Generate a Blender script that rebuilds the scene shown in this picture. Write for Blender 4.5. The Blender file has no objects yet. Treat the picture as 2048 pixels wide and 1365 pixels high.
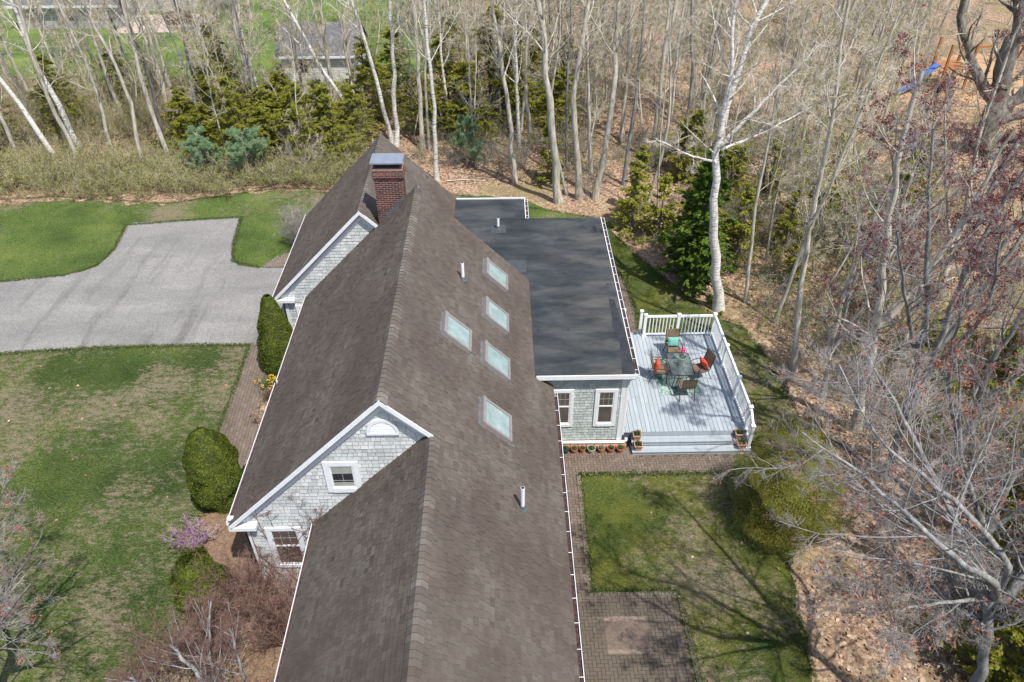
import bpy, math, random
import numpy as np
from mathutils import Vector, Matrix

# ------------------------------------------------------------------ camera
C = bpy.context.scene.collection
scene = bpy.context.scene
cam = bpy.data.cameras.new('camera'); camo = bpy.data.objects.new('camera', cam); C.objects.link(camo)
cam.lens = 26.541; cam.sensor_width = 36; cam.clip_end = 1500; cam.clip_start = 0.1
Rr = Vector((0.99985065, -0.01659643, -0.00481962)); Ru = Vector((0.01407311, 0.62002666, 0.78445452)); Rf = Vector((0.01003085, 0.78440519, -0.62016763))
m = Matrix((Rr, Ru, -Rf)).transposed().to_4x4(); m.translation = Vector((0, 0, 18))
camo.matrix_world = m; scene.camera = camo
# ------------------------------------------------------------------ light
SUN = Vector((0.275, -0.37, 0.887)).normalized()
w = bpy.data.worlds.new('World'); scene.world = w; w.use_nodes = True
nt = w.node_tree; sky = nt.nodes.new('ShaderNodeTexSky'); sky.sky_type = 'NISHITA'; sky.sun_disc = False
sky.sun_elevation = math.asin(SUN.z); sky.sun_rotation = math.atan2(SUN.x, SUN.y); sky.air_density = 1.0; sky.dust_density = 1.5
nt.links.new(sky.outputs[0], nt.nodes['Background'].inputs[0]); nt.nodes['Background'].inputs[1].default_value = 0.135
sl = bpy.data.lights.new('sun', 'SUN'); sl.energy = 4.1; sl.angle = math.radians(0.6); sl.color = (1, .955, .88)
so = bpy.data.objects.new('sun', sl); C.objects.link(so); so.rotation_mode = 'QUATERNION'; so.rotation_quaternion = SUN.to_track_quat('Z', 'Y'); so.location = (20, -20, 60)
scene.view_settings.view_transform = 'Standard'; scene.view_settings.look = 'None'; scene.view_settings.gamma = 1
scene.view_settings.exposure = 0.5
scene.cycles.max_bounces = 6; scene.cycles.transparent_max_bounces = 12

rng = np.random.default_rng(7); random.seed(7)

# ------------------------------------------------------------------ materials
class NT:
    def __init__(s, name, rough=.85, spec=.25):
        s.m = bpy.data.materials.new(name); s.m.use_nodes = True; s.t = s.m.node_tree
        s.b = s.t.nodes['Principled BSDF']; s.b.inputs['Roughness'].default_value = rough
        s.b.inputs['Specular IOR Level'].default_value = spec
        s._co = None
    def n(s, k): return s.t.nodes.new(k)
    def l(s, a, b): s.t.links.new(a, b)
    def obj(s):
        if s._co is None: s._co = s.n('ShaderNodeTexCoord')
        return s._co.outputs['Object']
    def world(s): return s.n('ShaderNodeNewGeometry').outputs['Position']
    def uv(s):
        if s._co is None: s._co = s.n('ShaderNodeTexCoord')
        return s._co.outputs['UV']
    def mapping(s, v, scale=(1, 1, 1), rot=(0, 0, 0)):
        n = s.n('ShaderNodeMapping'); n.inputs['Scale'].default_value = scale; n.inputs['Rotation'].default_value = rot
        s.l(v, n.inputs['Vector']); return n.outputs[0]
    def noise(s, v, scale, detail=4, rough=.55, dist=0):
        n = s.n('ShaderNodeTexNoise'); n.inputs['Scale'].default_value = scale; n.inputs['Detail'].default_value = detail
        n.inputs['Roughness'].default_value = rough; n.inputs['Distortion'].default_value = dist
        s.l(v, n.inputs['Vector']); return n.outputs['Fac']
    def voro(s, v, scale, out='Color', feat='F1'):
        n = s.n('ShaderNodeTexVoronoi'); n.feature = feat; n.inputs['Scale'].default_value = scale; s.l(v, n.inputs['Vector']); return n.outputs[out]
    def ramp(s, f, stops, interp='LINEAR'):
        n = s.n('ShaderNodeValToRGB'); r = n.color_ramp; r.interpolation = interp
        while len(r.elements) < len(stops): r.elements.new(.5)
        for e, (p, c) in zip(r.elements, stops):
            e.position = p; e.color = (*c, 1) if hasattr(c, '__len__') else (c, c, c, 1)
        s.l(f, n.inputs[0]); return n.outputs[0]
    def mix(s, f, a, b, mode='MIX'):
        n = s.n('ShaderNodeMix'); n.data_type = 'RGBA'; n.blend_type = mode
        for k, inp, v in ((0, n.inputs[0], f), (6, n.inputs[6], a), (7, n.inputs[7], b)):
            if hasattr(v, 'links'): s.l(v, inp)
            elif hasattr(v, '__len__'): inp.default_value = (*v, 1)
            else: inp.default_value = v if k == 0 else (v, v, v, 1)
        return n.outputs[2]
    def math(s, op, a, b=0.0):
        n = s.n('ShaderNodeMath'); n.operation = op
        for i, v in enumerate((a, b)):
            if hasattr(v, 'links'): s.l(v, n.inputs[i])
            else: n.inputs[i].default_value = v
        return n.outputs[0]
    def attr(s, name='tint'):
        n = s.n('ShaderNodeAttribute'); n.attribute_name = name; return n.outputs['Fac']
    def bump(s, h, strength=.4, dist=.02):
        n = s.n('ShaderNodeBump'); n.inputs['Strength'].default_value = strength; n.inputs['Distance'].default_value = dist
        s.l(h, n.inputs['Height']); s.l(n.outputs[0], s.b.inputs['Normal'])
    def col(s, c):
        if hasattr(c, 'links'): s.l(c, s.b.inputs['Base Color'])
        else: s.b.inputs['Base Color'].default_value = (*c, 1)
        return s.m

def plain(name, c, rough=.6, var=.12, scale=6, spec=.3, metal=0):
    t = NT(name, rough, spec); t.b.inputs['Metallic'].default_value = metal
    n = t.noise(t.obj(), scale, 5)
    t.col(t.ramp(n, [(.3, tuple(x * (1 - var) for x in c)), (.7, tuple(min(1, x * (1 + var)) for x in c))])); return t.m

def m_roof():
    t = NT('roof_shingle', .95, .1); a = t.attr(); p = t.obj()
    c = t.ramp(a, [(0, (.055, .045, .038)), (.3, (.098, .083, .071)), (.55, (.128, .110, .094)), (.8, (.145, .128, .111)), (.93, (.175, .157, .137)), (1, (.21, .19, .168))])
    big = t.noise(t.mapping(p, (.35, .22, .35)), 2.0, 4, .6)
    c = t.mix(t.ramp(big, [(.38, .0), (.62, .75)]), c, (.078, .060, .052))
    g = t.noise(p, 180, 2); c = t.mix(.55, c, t.ramp(g, [(.35, .35), (.65, .72)]), 'OVERLAY')
    st = t.noise(t.mapping(p, (2.0, 6, 2.0)), 1.0, 3); c = t.mix(t.ramp(st, [(.5, 0), (.75, .3)]), c, (.135, .125, .11)); s3 = t.noise(t.mapping(p, (1.6, .45, 1.6), (0, 0, .5)), 1.4, 6, .7, .3); c = t.mix(t.ramp(s3, [(.5, 0), (.68, .45)]), c, (.07, .056, .05))
    t.bump(g, .25, .004); return t.col(c)
def m_wallshingle(name, c0, c1, c2):
    t = NT(name, .85, .15); a = t.attr(); p = t.obj()
    c = t.ramp(a, [(0, c0), (.5, c1), (1, c2)])
    s = t.noise(t.mapping(p, (1.2, 1.2, 3.2)), 1.6, 6, .65)
    c = t.mix(t.ramp(s, [(.48, 0), (.7, .55)]), c, (.27, .28, .28))
    s2 = t.noise(t.mapping(p, (50, 50, 4)), 1, 3); c = t.mix(t.ramp(s2, [(.45, 0), (.75, .35)]), c, (.36, .38, .36)); return t.col(c)
def m_epdm():
    t = NT('flat_roof_rubber', .6, .35); p = t.obj()
    n1 = t.noise(t.mapping(p, (.5, 1.1, 1)), 1.3, 7, .62, .4); n2 = t.noise(t.mapping(p, (.9, 3.5, 1)), 2.2, 6, .7)
    c = t.ramp(n1, [(.3, (.012, .015, .018)), (.5, (.030, .036, .041)), (.62, (.055, .060, .063)), (.8, (.095, .092, .084))])
    c = t.mix(t.ramp(n2, [(.5, 0), (.78, .5)]), c, (.06, .062, .063))
    # dust is heavier toward the low outer edge, where puddles dry
    sx = t.n('ShaderNodeSeparateXYZ'); t.l(p, sx.inputs[0]); ex = t.ramp(t.math('MULTIPLY', sx.outputs[0], .25), [(.3, .1), (.85, .5)])
    n3 = t.noise(t.mapping(p, (.6, 1.8, 1)), .9, 6, .68, .3); c = t.mix(t.math('MULTIPLY', ex, t.ramp(n3, [(.42, 0), (.62, 1)])), c, (.125, .115, .098))
    f = t.noise(p, 60, 3); c = t.mix(.4, c, t.ramp(f, [(.3, .38), (.7, .62)]), 'OVERLAY'); t.bump(n2, .15, .02); return t.col(c)
def m_asphalt():
    t = NT('driveway_asphalt', .9, .15); p = t.obj()
    n1 = t.noise(t.mapping(p, (.5, 1.4, 1)), .5, 6, .6, .3)
    c = t.ramp(n1, [(.3, (.175, .17, .163)), (.55, (.225, .218, .208)), (.75, (.275, .266, .253))])
    st = t.noise(t.mapping(p, (1.6, .25, 1)), .8, 5, .6, .5); c = t.mix(t.ramp(st, [(.52, 0), (.70, .7)]), c, (.115, .11, .104))
    v = t.voro(p, 38); vv = t.ramp(v, [(.1, .25), (.5, .5), (.9, .78)]); c = t.mix(.55, c, vv, 'OVERLAY')
    f = t.noise(p, 110, 2); c = t.mix(.28, c, t.ramp(f, [(.35, .25), (.65, .8)]), 'OVERLAY'); t.bump(f, .2, .004); return t.col(c)
def m_grass(name, straw=.5, moss=0.0, sc=1.0, edge=0, tone=1.0):
    t = NT(name, .95, .05); p = t.world()
    n = t.noise(p, .35, 6, .6); fine = t.noise(t.mapping(p, (1, 2.0, 1), (0, 0, .3)), 14, 5, .75); f2 = t.noise(p, 55, 3, .7)
    g = t.ramp(n, [(.3, tuple(v * tone for v in (.032, .052, .016))), (.5, tuple(v * tone for v in (.060, .088, .024))), (.7, tuple(v * tone for v in (.100, .125, .034)))])
    g = t.mix(.9, g, t.ramp(fine, [(.34, .12), (.66, .88)]), 'OVERLAY')
    if moss: g = t.mix(t.ramp(t.noise(p, .7, 5), [(.35, 0), (.6, moss)]), g, (.17, .15, .025))
    big = t.noise(p, .26 * sc, 3, .5); mid = t.noise(t.mapping(p, (1, 1.9, 1), (0, 0, .1)), 2.9 * sc, 11, .82, .1)
    k = t.math('ADD', t.math('ADD', t.math('MULTIPLY', big, .8), .175), mid)
    th = 1.36 - .34 * straw
    if edge:
        sp = t.n('ShaderNodeSeparateXYZ'); t.l(p, sp.inputs[0]); k = t.math('ADD', k, t.ramp(t.math('MULTIPLY', t.math('SUBTRACT', sp.outputs[1], 31), .25), [(0, 0), (1, edge)]))
    rr = t.ramp(t.math('MULTIPLY', k, .5), [((th - .05) * .5, 0), ((th + .08) * .5, 1)])
    rr = t.math('MULTIPLY', rr, t.ramp(fine, [(.28, .25), (.5, 1)]))
    c = t.mix(t.math('MULTIPLY', rr, .92), g, t.ramp(fine, [(.3, (.14, .115, .075)), (.7, (.31, .255, .18))]))
    c = t.mix(.8, c, t.ramp(f2, [(.34, .15), (.66, .85)]), 'OVERLAY')
    t.bump(f2, .8, .05); return t.col(c)
def m_litter():
    t = NT('forest_floor_leaf_litter', .95, .08); p = t.world()
    v = t.voro(t.mapping(p, (1, 1, .2)), 11); v2 = t.voro(p, 27)
    a = t.noise(v, 3.3, 2); b = t.noise(v2, 3.7, 2)
    c = t.ramp(a, [(.34, (.07, .042, .028)), (.44, (.21, .13, .085)), (.52, (.36, .24, .16)), (.62, (.58, .44, .32))])
    c = t.mix(.42, c, t.ramp(b, [(.34, (.08, .05, .03)), (.5, (.31, .21, .14)), (.64, (.56, .43, .32))]))
    n = t.noise(p, .22, 6, .62); c = t.mix(t.ramp(n, [(.46, 0), (.66, .7)]), c, (.19, .17, .075))
    n2 = t.noise(p, 1.1, 6, .7, .5); c = t.mix(t.ramp(n2, [(.5, 0), (.78, .6)]), c, (.12, .088, .06))
    t.bump(a, .7, .05); return t.col(c)
def m_brick():
    t = NT('paver_brick', .9, .15); a = t.attr(); p = t.obj()
    c = t.ramp(a, [(0, (.10, .075, .06)), (.25, (.14, .108, .087)), (.6, (.18, .142, .116)), (.9, (.225, .185, .152)), (1, (.27, .25, .22))])
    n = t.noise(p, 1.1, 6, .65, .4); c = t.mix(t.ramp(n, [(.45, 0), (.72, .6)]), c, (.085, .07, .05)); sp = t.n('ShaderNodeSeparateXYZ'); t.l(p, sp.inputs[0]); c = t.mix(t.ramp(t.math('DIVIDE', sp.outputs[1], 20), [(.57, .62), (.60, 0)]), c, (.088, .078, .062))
    f = t.noise(p, 70, 3); c = t.mix(.5, c, t.ramp(f, [(.3, .3), (.7, .7)]), 'OVERLAY'); return t.col(c)
def m_chim():
    t = NT('chimney_brick', .9, .15); p = t.uv()
    n = t.n('ShaderNodeTexBrick'); n.inputs['Scale'].default_value = 1; n.inputs['Brick Width'].default_value = .2; n.inputs['Row Height'].default_value = .0677
    n.inputs['Mortar Size'].default_value = .006; n.inputs['Mortar Smooth'].default_value = .1; n.inputs['Bias'].default_value = 0
    n.inputs['Color1'].default_value = (.15, .048, .036, 1); n.inputs['Color2'].default_value = (.045, .018, .02, 1); n.inputs['Mortar'].default_value = (.33, .28, .25, 1)
    t.l(p, n.inputs['Vector']); s = t.noise(t.obj(), 2.2, 5, .6)
    c = t.mix(t.ramp(s, [(.5, 0), (.65, .55)]), n.outputs[0], (.035, .022, .025)); t.bump(n.outputs['Fac'], -.4, .01); return t.col(c)
def m_bark(name, c0, c1, c2, sc=8, lich=.3):
    t = NT(name, .95, .05); p = t.obj(); n = t.noise(t.mapping(p, (1, 1, .25)), sc, 6, .65)
    c = t.ramp(n, [(.3, c0), (.5, c1), (.72, c2)])
    if lich: c = t.mix(t.ramp(t.noise(p, 2.5, 4), [(.52, 0), (.62, lich)]), c, (.33, .35, .25))
    t.bump(n, .6, .03); return t.col(c)
def m_birch():
    t = NT('birch_bark', .8, .15); p = t.obj(); n = t.noise(t.mapping(p, (2.5, 2.5, 17)), 1.6, 5, .7); n2 = t.noise(p, 2.2, 4)
    c = t.ramp(n, [(.36, (.06, .05, .045)), (.43, (.5, .47, .43)), (.6, (.78, .76, .72))]); c = t.mix(t.ramp(n2, [(.55, 0), (.75, .5)]), c, (.42, .38, .33)); t.bump(n, .3, .02); return t.col(c)
def m_leaf(name, stops, trans=.25):
    t = NT(name, .65, .25); c = t.ramp(t.attr(), stops); t.col(c)
    tr = t.n('ShaderNodeBsdfTranslucent'); t.l(c, tr.inputs[0]); mx = t.n('ShaderNodeMixShader'); mx.inputs[0].default_value = trans
    t.l(t.b.outputs[0], mx.inputs[1]); t.l(tr.outputs[0], mx.inputs[2]); t.l(mx.outputs[0], t.t.nodes['Material Output'].inputs[0]); return t.m
def m_deck():
    t = NT('deck_board', .75, .2); c = t.ramp(t.attr(), [(0, (.315, .36, .395)), (1, (.37, .415, .45))]); p = t.obj()
    g = t.noise(t.mapping(p, (40, 2.2, 1)), 1, 4); c = t.mix(.35, c, t.ramp(g, [(.3, .35), (.7, .65)]), 'OVERLAY'); return t.col(c)
def m_clap(name, c, row=.13):
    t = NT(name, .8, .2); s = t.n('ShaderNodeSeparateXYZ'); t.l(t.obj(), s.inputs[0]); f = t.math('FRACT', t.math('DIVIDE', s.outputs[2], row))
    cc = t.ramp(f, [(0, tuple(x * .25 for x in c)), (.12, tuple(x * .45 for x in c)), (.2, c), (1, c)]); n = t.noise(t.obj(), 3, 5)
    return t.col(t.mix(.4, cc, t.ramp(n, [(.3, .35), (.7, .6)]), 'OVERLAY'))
def m_rug():
    t = NT('tropical_rug', .95, .05); p = t.obj()
    a = t.noise(t.mapping(p, (1, 1, 1), (0, 0, .6)), 3.2, 3, .5, 2.5); b = t.noise(t.mapping(p, (3, .8, 1), (0, 0, -.8)), 3.5, 2, .5, 1.5)
    c = t.ramp(a, [(.34, (.05, .15, .12)), (.43, (.14, .27, .22)), (.5, (.42, .47, .44)), (.6, (.30, .40, .40)), (.68, (.42, .33, .27))])
    c = t.mix(t.ramp(b, [(.56, 0), (.6, .8)]), c, (.07, .19, .14)); return t.col(c)
def m_glass(name, tint, rough=.06, alpha=.45):
    t = NT(name, rough, .5); t.b.inputs['Alpha'].default_value = alpha; return t.col(tint)

def m_stain():
    t = NT('pink_sandy_stain', .95, .05); p = t.obj(); s = t.n('ShaderNodeSeparateXYZ'); t.l(p, s.inputs[0]); x, y = s.outputs[0], s.outputs[1]
    def edge(v, c, h, soft): return t.ramp(t.math('DIVIDE', t.math('ABSOLUTE', t.math('SUBTRACT', v, c)), h), [(1 - soft, 1), (1, 0)])
    box = t.math('MULTIPLY', edge(x, 3.05, .62, .15), edge(y, 10.48, .56, .12)); bar = t.math('MULTIPLY', t.ramp(t.math('ABSOLUTE', t.math('SUBTRACT', t.math('ABSOLUTE', t.math('SUBTRACT', y, 10.48)), .47)), [(.04, .55), (.1, 0)]), 1.0)
    n = t.ramp(t.noise(p, 14, 5, .7), [(.3, .3), (.65, 1)]); t.l(t.math('MULTIPLY', t.math('MULTIPLY', box, n), t.math('ADD', .62, bar)), t.b.inputs['Alpha']); return t.col((.27, .205, .17))
MT = dict(
    roof=m_roof(), gable=m_wallshingle('white_cedar_shingle', (.32, .335, .335), (.56, .585, .59), (.68, .69, .68)),
    sunw=m_wallshingle('grey_cedar_shingle', (.24, .27, .265), (.43, .48, .465), (.54, .60, .58)),
    back=plain('shingle_gap', (.13, .14, .135)), white=plain('white_trim', (.74, .76, .79), .5, .06), vinyl=plain('white_vinyl', (.80, .82, .84), .4, .03),
    epdm=m_epdm(), asphalt=m_asphalt(), litter=m_litter(), brick=m_brick(), chim=m_chim(), birch=m_birch(),
    grassA=m_grass('lawn_grass', .35, edge=.17, tone=1.45), grassB=m_grass('patchy_lawn_grass', .81), grassC=m_grass('mossy_lawn_grass', .66, .35), grassD=m_grass('far_lawn_grass', .05, tone=2.0),
    grey=m_bark('grey_bark', (.22, .195, .16), (.47, .43, .365), (.68, .64, .56)), dark=m_bark('dark_bark', (.07, .06, .055), (.16, .145, .13), (.28, .26, .23)),
    silver=m_bark('silver_bark', (.11, .108, .106), (.23, .228, .228), (.42, .42, .42), 9, .2), twig=m_bark('twig_bark', (.30, .255, .19), (.54, .475, .375), (.72, .66, .55), 3, 0),
    twigd=m_bark('dark_twig', (.15, .137, .132), (.285, .263, .253), (.45, .42, .40), 3, 0), red=m_bark('reddish_twig', (.10, .06, .052), (.19, .12, .10), (.30, .21, .175), 3, 0),
    deadstem=m_bark('brush_stem', (.20, .17, .105), (.38, .33, .23), (.56, .50, .38), 3, 0),
    deck=m_deck(), rug=m_rug(), mortar=plain('sand_joint', (.075, .06, .045), .95, .4, 3), soil=plain('potting_soil', (.03, .022, .016), .95, .4, 30),
    mulch=plain('bark_mulch', (.19, .125, .082), .95, .55, 26), straw=plain('straw_mulch', (.42, .27, .15), .95, .4, 30),
    terra=plain('terracotta', (.42, .16, .085), .8, .2, 9), terral=plain('pale_terracotta', (.45, .27, .2), .8, .15, 9), palepot=plain('pale_green_glaze', (.40, .43, .36), .6, .15), bluepot=plain('dark_blue_glaze', (.035, .045, .06), .4, .2),
    patch=plain('rubber_patch', (.06, .068, .075), .5, .2, 8), lead=plain('lead_flashing', (.09, .11, .125), .5, .3, 8), steel=plain('steel_cap', (.42, .45, .5), .35, .1, 5, .5, .6), soot_shade=plain('soot_and_hollow_shade', (.018, .017, .017), .8), 
    frame=plain('taupe_metal', (.245, .225, .22), .45, .08), furn=plain('dark_bronze_metal', (.035, .03, .028), .4, .1), sling=plain('tan_sling_fabric', (.17, .125, .085), .9, .15, 40),
    coral=plain('coral_fabric', (.75, .10, .055), .9, .12, 12), teal=plain('teal_fabric', (.16, .42, .37), .9, .12, 12), pink=plain('pink_petal', (.75, .04, .22), .6, .3, 30),
    ceramic=plain('pale_green_ceramic', (.42, .52, .44), .3, .06), skyl=plain('skylight_shade', (.27, .36, .36), .1, .2, 3.5, .8), wglass=plain('window_glass_brown', (.10, .085, .08), .12, .25, 2.0, .6),
    dglass=plain('window_glass_dark', (.03, .035, .045), .08, .4, 3, .7), tglass=m_glass('smoked_table_glass', (.15, .17, .17)), shade=plain('window_blind', (.33, .34, .31), .6),
    debris=plain('gutter_debris', (.055, .03, .028), .95, .6, 14), orange=plain('cedar_post', (.36, .15, .06), .8, .2), blue=plain('blue_plastic', (.10, .2, .5), .35, .1), yellow=plain('yellow_petal', (.6, .4, .03), .6, .2), 
    slate=plain('grey_asphalt_roof', (.13, .13, .135), .95, .35, 5), clapw=m_clap('white_clapboard', (.68, .69, .7)), clapg=m_clap('grey_clapboard', (.42, .41, .39)), stone=plain('field_stone', (.42, .35, .3), .9, .35, 3),
    stain=m_stain(), edging=plain('pink_concrete_block', (.33, .19, .145), .9, .25, 12), brown=plain('brown_cover', (.1, .06, .05), .8, .3), straps=plain('tar_patch', (.035, .037, .042), .45, .3),
    hem=m_leaf('hemlock_needles', [(0, (.13, .15, .02)), (.5, (.33, .34, .045)), (1, (.55, .52, .10))], .5),
    hemd=m_leaf('dark_hemlock_needles', [(0, (.05, .09, .012)), (.5, (.12, .20, .025)), (1, (.25, .34, .05))], .35),
    pine=m_leaf('pine_needles', [(0, (.15, .25, .12)), (.5, (.28, .41, .22)), (1, (.45, .56, .34))], .4),
    yew=m_leaf('yew_leaves', [(0, (.018, .032, .005)), (.5, (.068, .09, .009)), (1, (.16, .185, .018))]),
    willow=m_leaf('new_shrub_leaves', [(0, (.11, .115, .022)), (.5, (.24, .24, .045)), (1, (.42, .40, .09))], .4),
    bud=m_leaf('brush_leaves', [(0, (.13, .16, .025)), (.5, (.27, .30, .05)), (.85, (.42, .40, .10)), (1, (.42, .30, .15))], .35),
    redbud=m_leaf('red_maple_flowers', [(0, (.11, .012, .016)), (.6, (.2, .028, .03)), (1, (.3, .06, .06))]),
    orbud=m_leaf('orange_maple_buds', [(0, (.26, .07, .045)), (.6, (.40, .15, .1)), (1, (.46, .22, .15))]),
    yelbud=m_leaf('yellow_green_buds', [(0, (.2, .22, .02)), (1, (.42, .42, .05))], .4), purple=m_leaf('purple_flowers', [(0, (.22, .06, .3)), (1, (.5, .2, .6))]),
    leafcard=m_leaf('fallen_leaves', [(0, (.13, .065, .04)), (.4, (.33, .19, .115)), (.8, (.5, .33, .22)), (1, (.62, .5, .4))], .1),
    edgeg=m_leaf('edge_grass_blades', [(0, (.04, .07, .02)), (.5, (.085, .13, .03)), (.8, (.13, .16, .045)), (1, (.26, .22, .12))], .2),
    dgreen=m_leaf('daffodil_leaves', [(0, (.03, .08, .015)), (1, (.08, .16, .04))]),
)

# ------------------------------------------------------------------ object helpers
def link(name, me, parent=None):
    o = bpy.data.objects.new(name, me); C.objects.link(o)
    if parent is not None: o.parent = parent
    return o
def tag(o, label=None, cat=None, group=None, kind=None):
    if label: o['label'] = label
    if cat: o['category'] = cat
    if group: o['group'] = group
    if kind: o['kind'] = kind
    return o
def thing(name, label, cat, loc=(0, 0, 0), rz=0, group=None, scale=1):
    o = bpy.data.objects.new(name, None); C.objects.link(o); o.location = loc; o.rotation_euler = (0, 0, rz); o.scale = (scale,) * 3
    o.empty_display_size = .2
    return tag(o, label, cat, group)
def struct(o, kind='structure'): o['kind'] = kind; return o
def copytree(o, label=None, loc=None, rz=None, group=None, scale=None, parent=None):
    c = o.copy(); C.objects.link(c); c.parent = parent
    for ch in list(o.children):
        copytree(ch, parent=c)
    if label: c['label'] = label
    if group: c['group'] = group
    if loc is not None: c.location = loc
    if rz is not None: c.rotation_euler = (0, 0, rz)
    if scale is not None: c.scale = (scale,) * 3 if not hasattr(scale, '__len__') else scale
    return c
def npmesh(name, V, F, mats, parent=None, tint=None, midx=None, smooth=False):
    V = np.asarray(V, np.float32); F = np.asarray(F, np.int32); n, k = F.shape
    me = bpy.data.meshes.new(name); me.vertices.add(len(V)); me.vertices.foreach_set('co', V.ravel())
    me.loops.add(n * k); me.loops.foreach_set('vertex_index', F.ravel()); me.polygons.add(n)
    me.polygons.foreach_set('loop_start', np.arange(0, n * k, k, dtype=np.int32)); me.polygons.foreach_set('loop_total', np.full(n, k, np.int32))
    if midx is not None: me.polygons.foreach_set('material_index', np.asarray(midx, np.int32))
    me.polygons.foreach_set('use_smooth', np.full(n, smooth))
    for mm in (mats if isinstance(mats, (list, tuple)) else [mats]): me.materials.append(mm)
    me.update(calc_edges=True)
    if tint is not None:
        at = me.attributes.new('tint', 'FLOAT', 'FACE'); at.data.foreach_set('value', np.asarray(tint, np.float32))
    return link(name, me, parent)
class MB:
    """collects polygons (any size) with uv and tint, one mesh per build"""
    def __init__(s): s.v = []; s.f = []; s.uv = []; s.t = []; s.sm = []
    def face(s, pts, uv=None, tint=.5, sm=False):
        i = len(s.v); s.v += [tuple(p) for p in pts]; s.f.append(list(range(i, i + len(pts)))); s.uv.append(uv or [(0, 0)] * len(pts)); s.t.append(tint); s.sm.append(sm)
    def box(s, x0, x1, y0, y1, z0, z1, tint=.5, M=None, taper=0):
        cx, cy = (x0 + x1) / 2, (y0 + y1) / 2
        P = []
        for z, k in ((z0, 1 - taper), (z1, 1)):
            P += [Vector((cx + (x - cx) * k, cy + (y - cy) * k, z)) for x, y in ((x0, y0), (x1, y0), (x1, y1), (x0, y1))]
        if M is not None: P = [M @ p for p in P]
        for q, (ua, va) in (((0, 3, 2, 1), (0, 1)), ((4, 5, 6, 7), (0, 1)), ((0, 1, 5, 4), (0, 2)), ((2, 3, 7, 6), (0, 2)), ((1, 2, 6, 5), (1, 2)), ((3, 0, 4, 7), (1, 2))):
            s.face([P[i] for i in q], [(P[i][ua], P[i][va]) for i in q], tint)
        return s
    def bar(s, a, b, wd, ht=None, tint=.5):
        a = Vector(a); b = Vector(b); d = b - a; L = d.length; q = d.to_track_quat('X', 'Z').to_matrix().to_4x4(); q.translation = a
        ht = ht or wd; return s.box(0, L, -wd / 2, wd / 2, -ht / 2, ht / 2, tint, q)
    def tube(s, pts, r, k=8, cap=True, tint=.5):
        pts = [Vector(p) for p in pts]; rr = r if hasattr(r, '__len__') else [r] * len(pts); rings = []
        up = Vector((0, 0, 1)); d0 = (pts[-1] - pts[0]); up = Vector((1, 0, 0)) if abs(d0.normalized().z) > .8 else up
        for i, p in enumerate(pts):
            t = (pts[min(i + 1, len(pts) - 1)] - pts[max(i - 1, 0)]).normalized(); a = t.cross(up).normalized(); b = a.cross(t)
            rings.append([p + (a * math.cos(q) + b * math.sin(q)) * rr[i] for q in [2 * math.pi * j / k for j in range(k)]])
        for i in range(len(rings) - 1):
            for j in range(k): s.face([rings[i][j], rings[i][(j + 1) % k], rings[i + 1][(j + 1) % k], rings[i + 1][j]], tint=tint, sm=True)
        if cap: s.face(rings[0], tint=tint); s.face(rings[-1][::-1], tint=tint)
        return s
    def lathe(s, prof, c=(0, 0, 0), k=16, tint=.5):
        for (r0, z0), (r1, z1) in zip(prof, prof[1:]):
            for j in range(k):
                a, b = 2 * math.pi * j / k, 2 * math.pi * (j + 1) / k
                s.face([(c[0] + r0 * math.cos(a), c[1] + r0 * math.sin(a), c[2] + z0), (c[0] + r0 * math.cos(b), c[1] + r0 * math.sin(b), c[2] + z0),
                        (c[0] + r1 * math.cos(b), c[1] + r1 * math.sin(b), c[2] + z1), (c[0] + r1 * math.cos(a), c[1] + r1 * math.sin(a), c[2] + z1)], tint=tint, sm=True)
        return s
    def build(s, name, mt, parent=None):
        me = bpy.data.meshes.new(name); me.from_pydata(s.v, [], s.f); me.materials.append(mt)
        uvl = me.uv_layers.new(name='UVMap'); flat = [c for f in s.uv for p in f for c in p]; uvl.data.foreach_set('uv', flat)
        me.attributes.new('tint', 'FLOAT', 'FACE').data.foreach_set('value', s.t); me.polygons.foreach_set('use_smooth', s.sm)
        me.update(); return link(name, me, parent)
def sheet(name, pts, z, mt, kind='structure', jitter=0, parent=None, seed=1):
    r = random.Random(seed); P = [Vector((x, y, 0)) for x, y in pts]; out = []
    if jitter:
        for a, b in zip(P, P[1:] + P[:1]):
            n = max(1, int((b - a).length / .35)); nn = Vector((-(b - a).y, (b - a).x, 0)).normalized() if n > 1 else Vector((0, 0, 0))
            for i in range(n): out.append(a.lerp(b, i / n) + nn * r.uniform(-jitter, jitter))
    else: out = P
    me = bpy.data.meshes.new(name); import bmesh; bm = bmesh.new()
    f = bm.faces.new([bm.verts.new((p.x, p.y, z)) for p in out]); bm.normal_update()
    if f.normal.z < 0: f.normal_flip()
    bmesh.ops.triangulate(bm, faces=[f]); bm.to_mesh(me); bm.free(); me.materials.append(mt)
    o = link(name, me, parent)
    if kind: o['kind'] = kind
    return o

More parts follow.
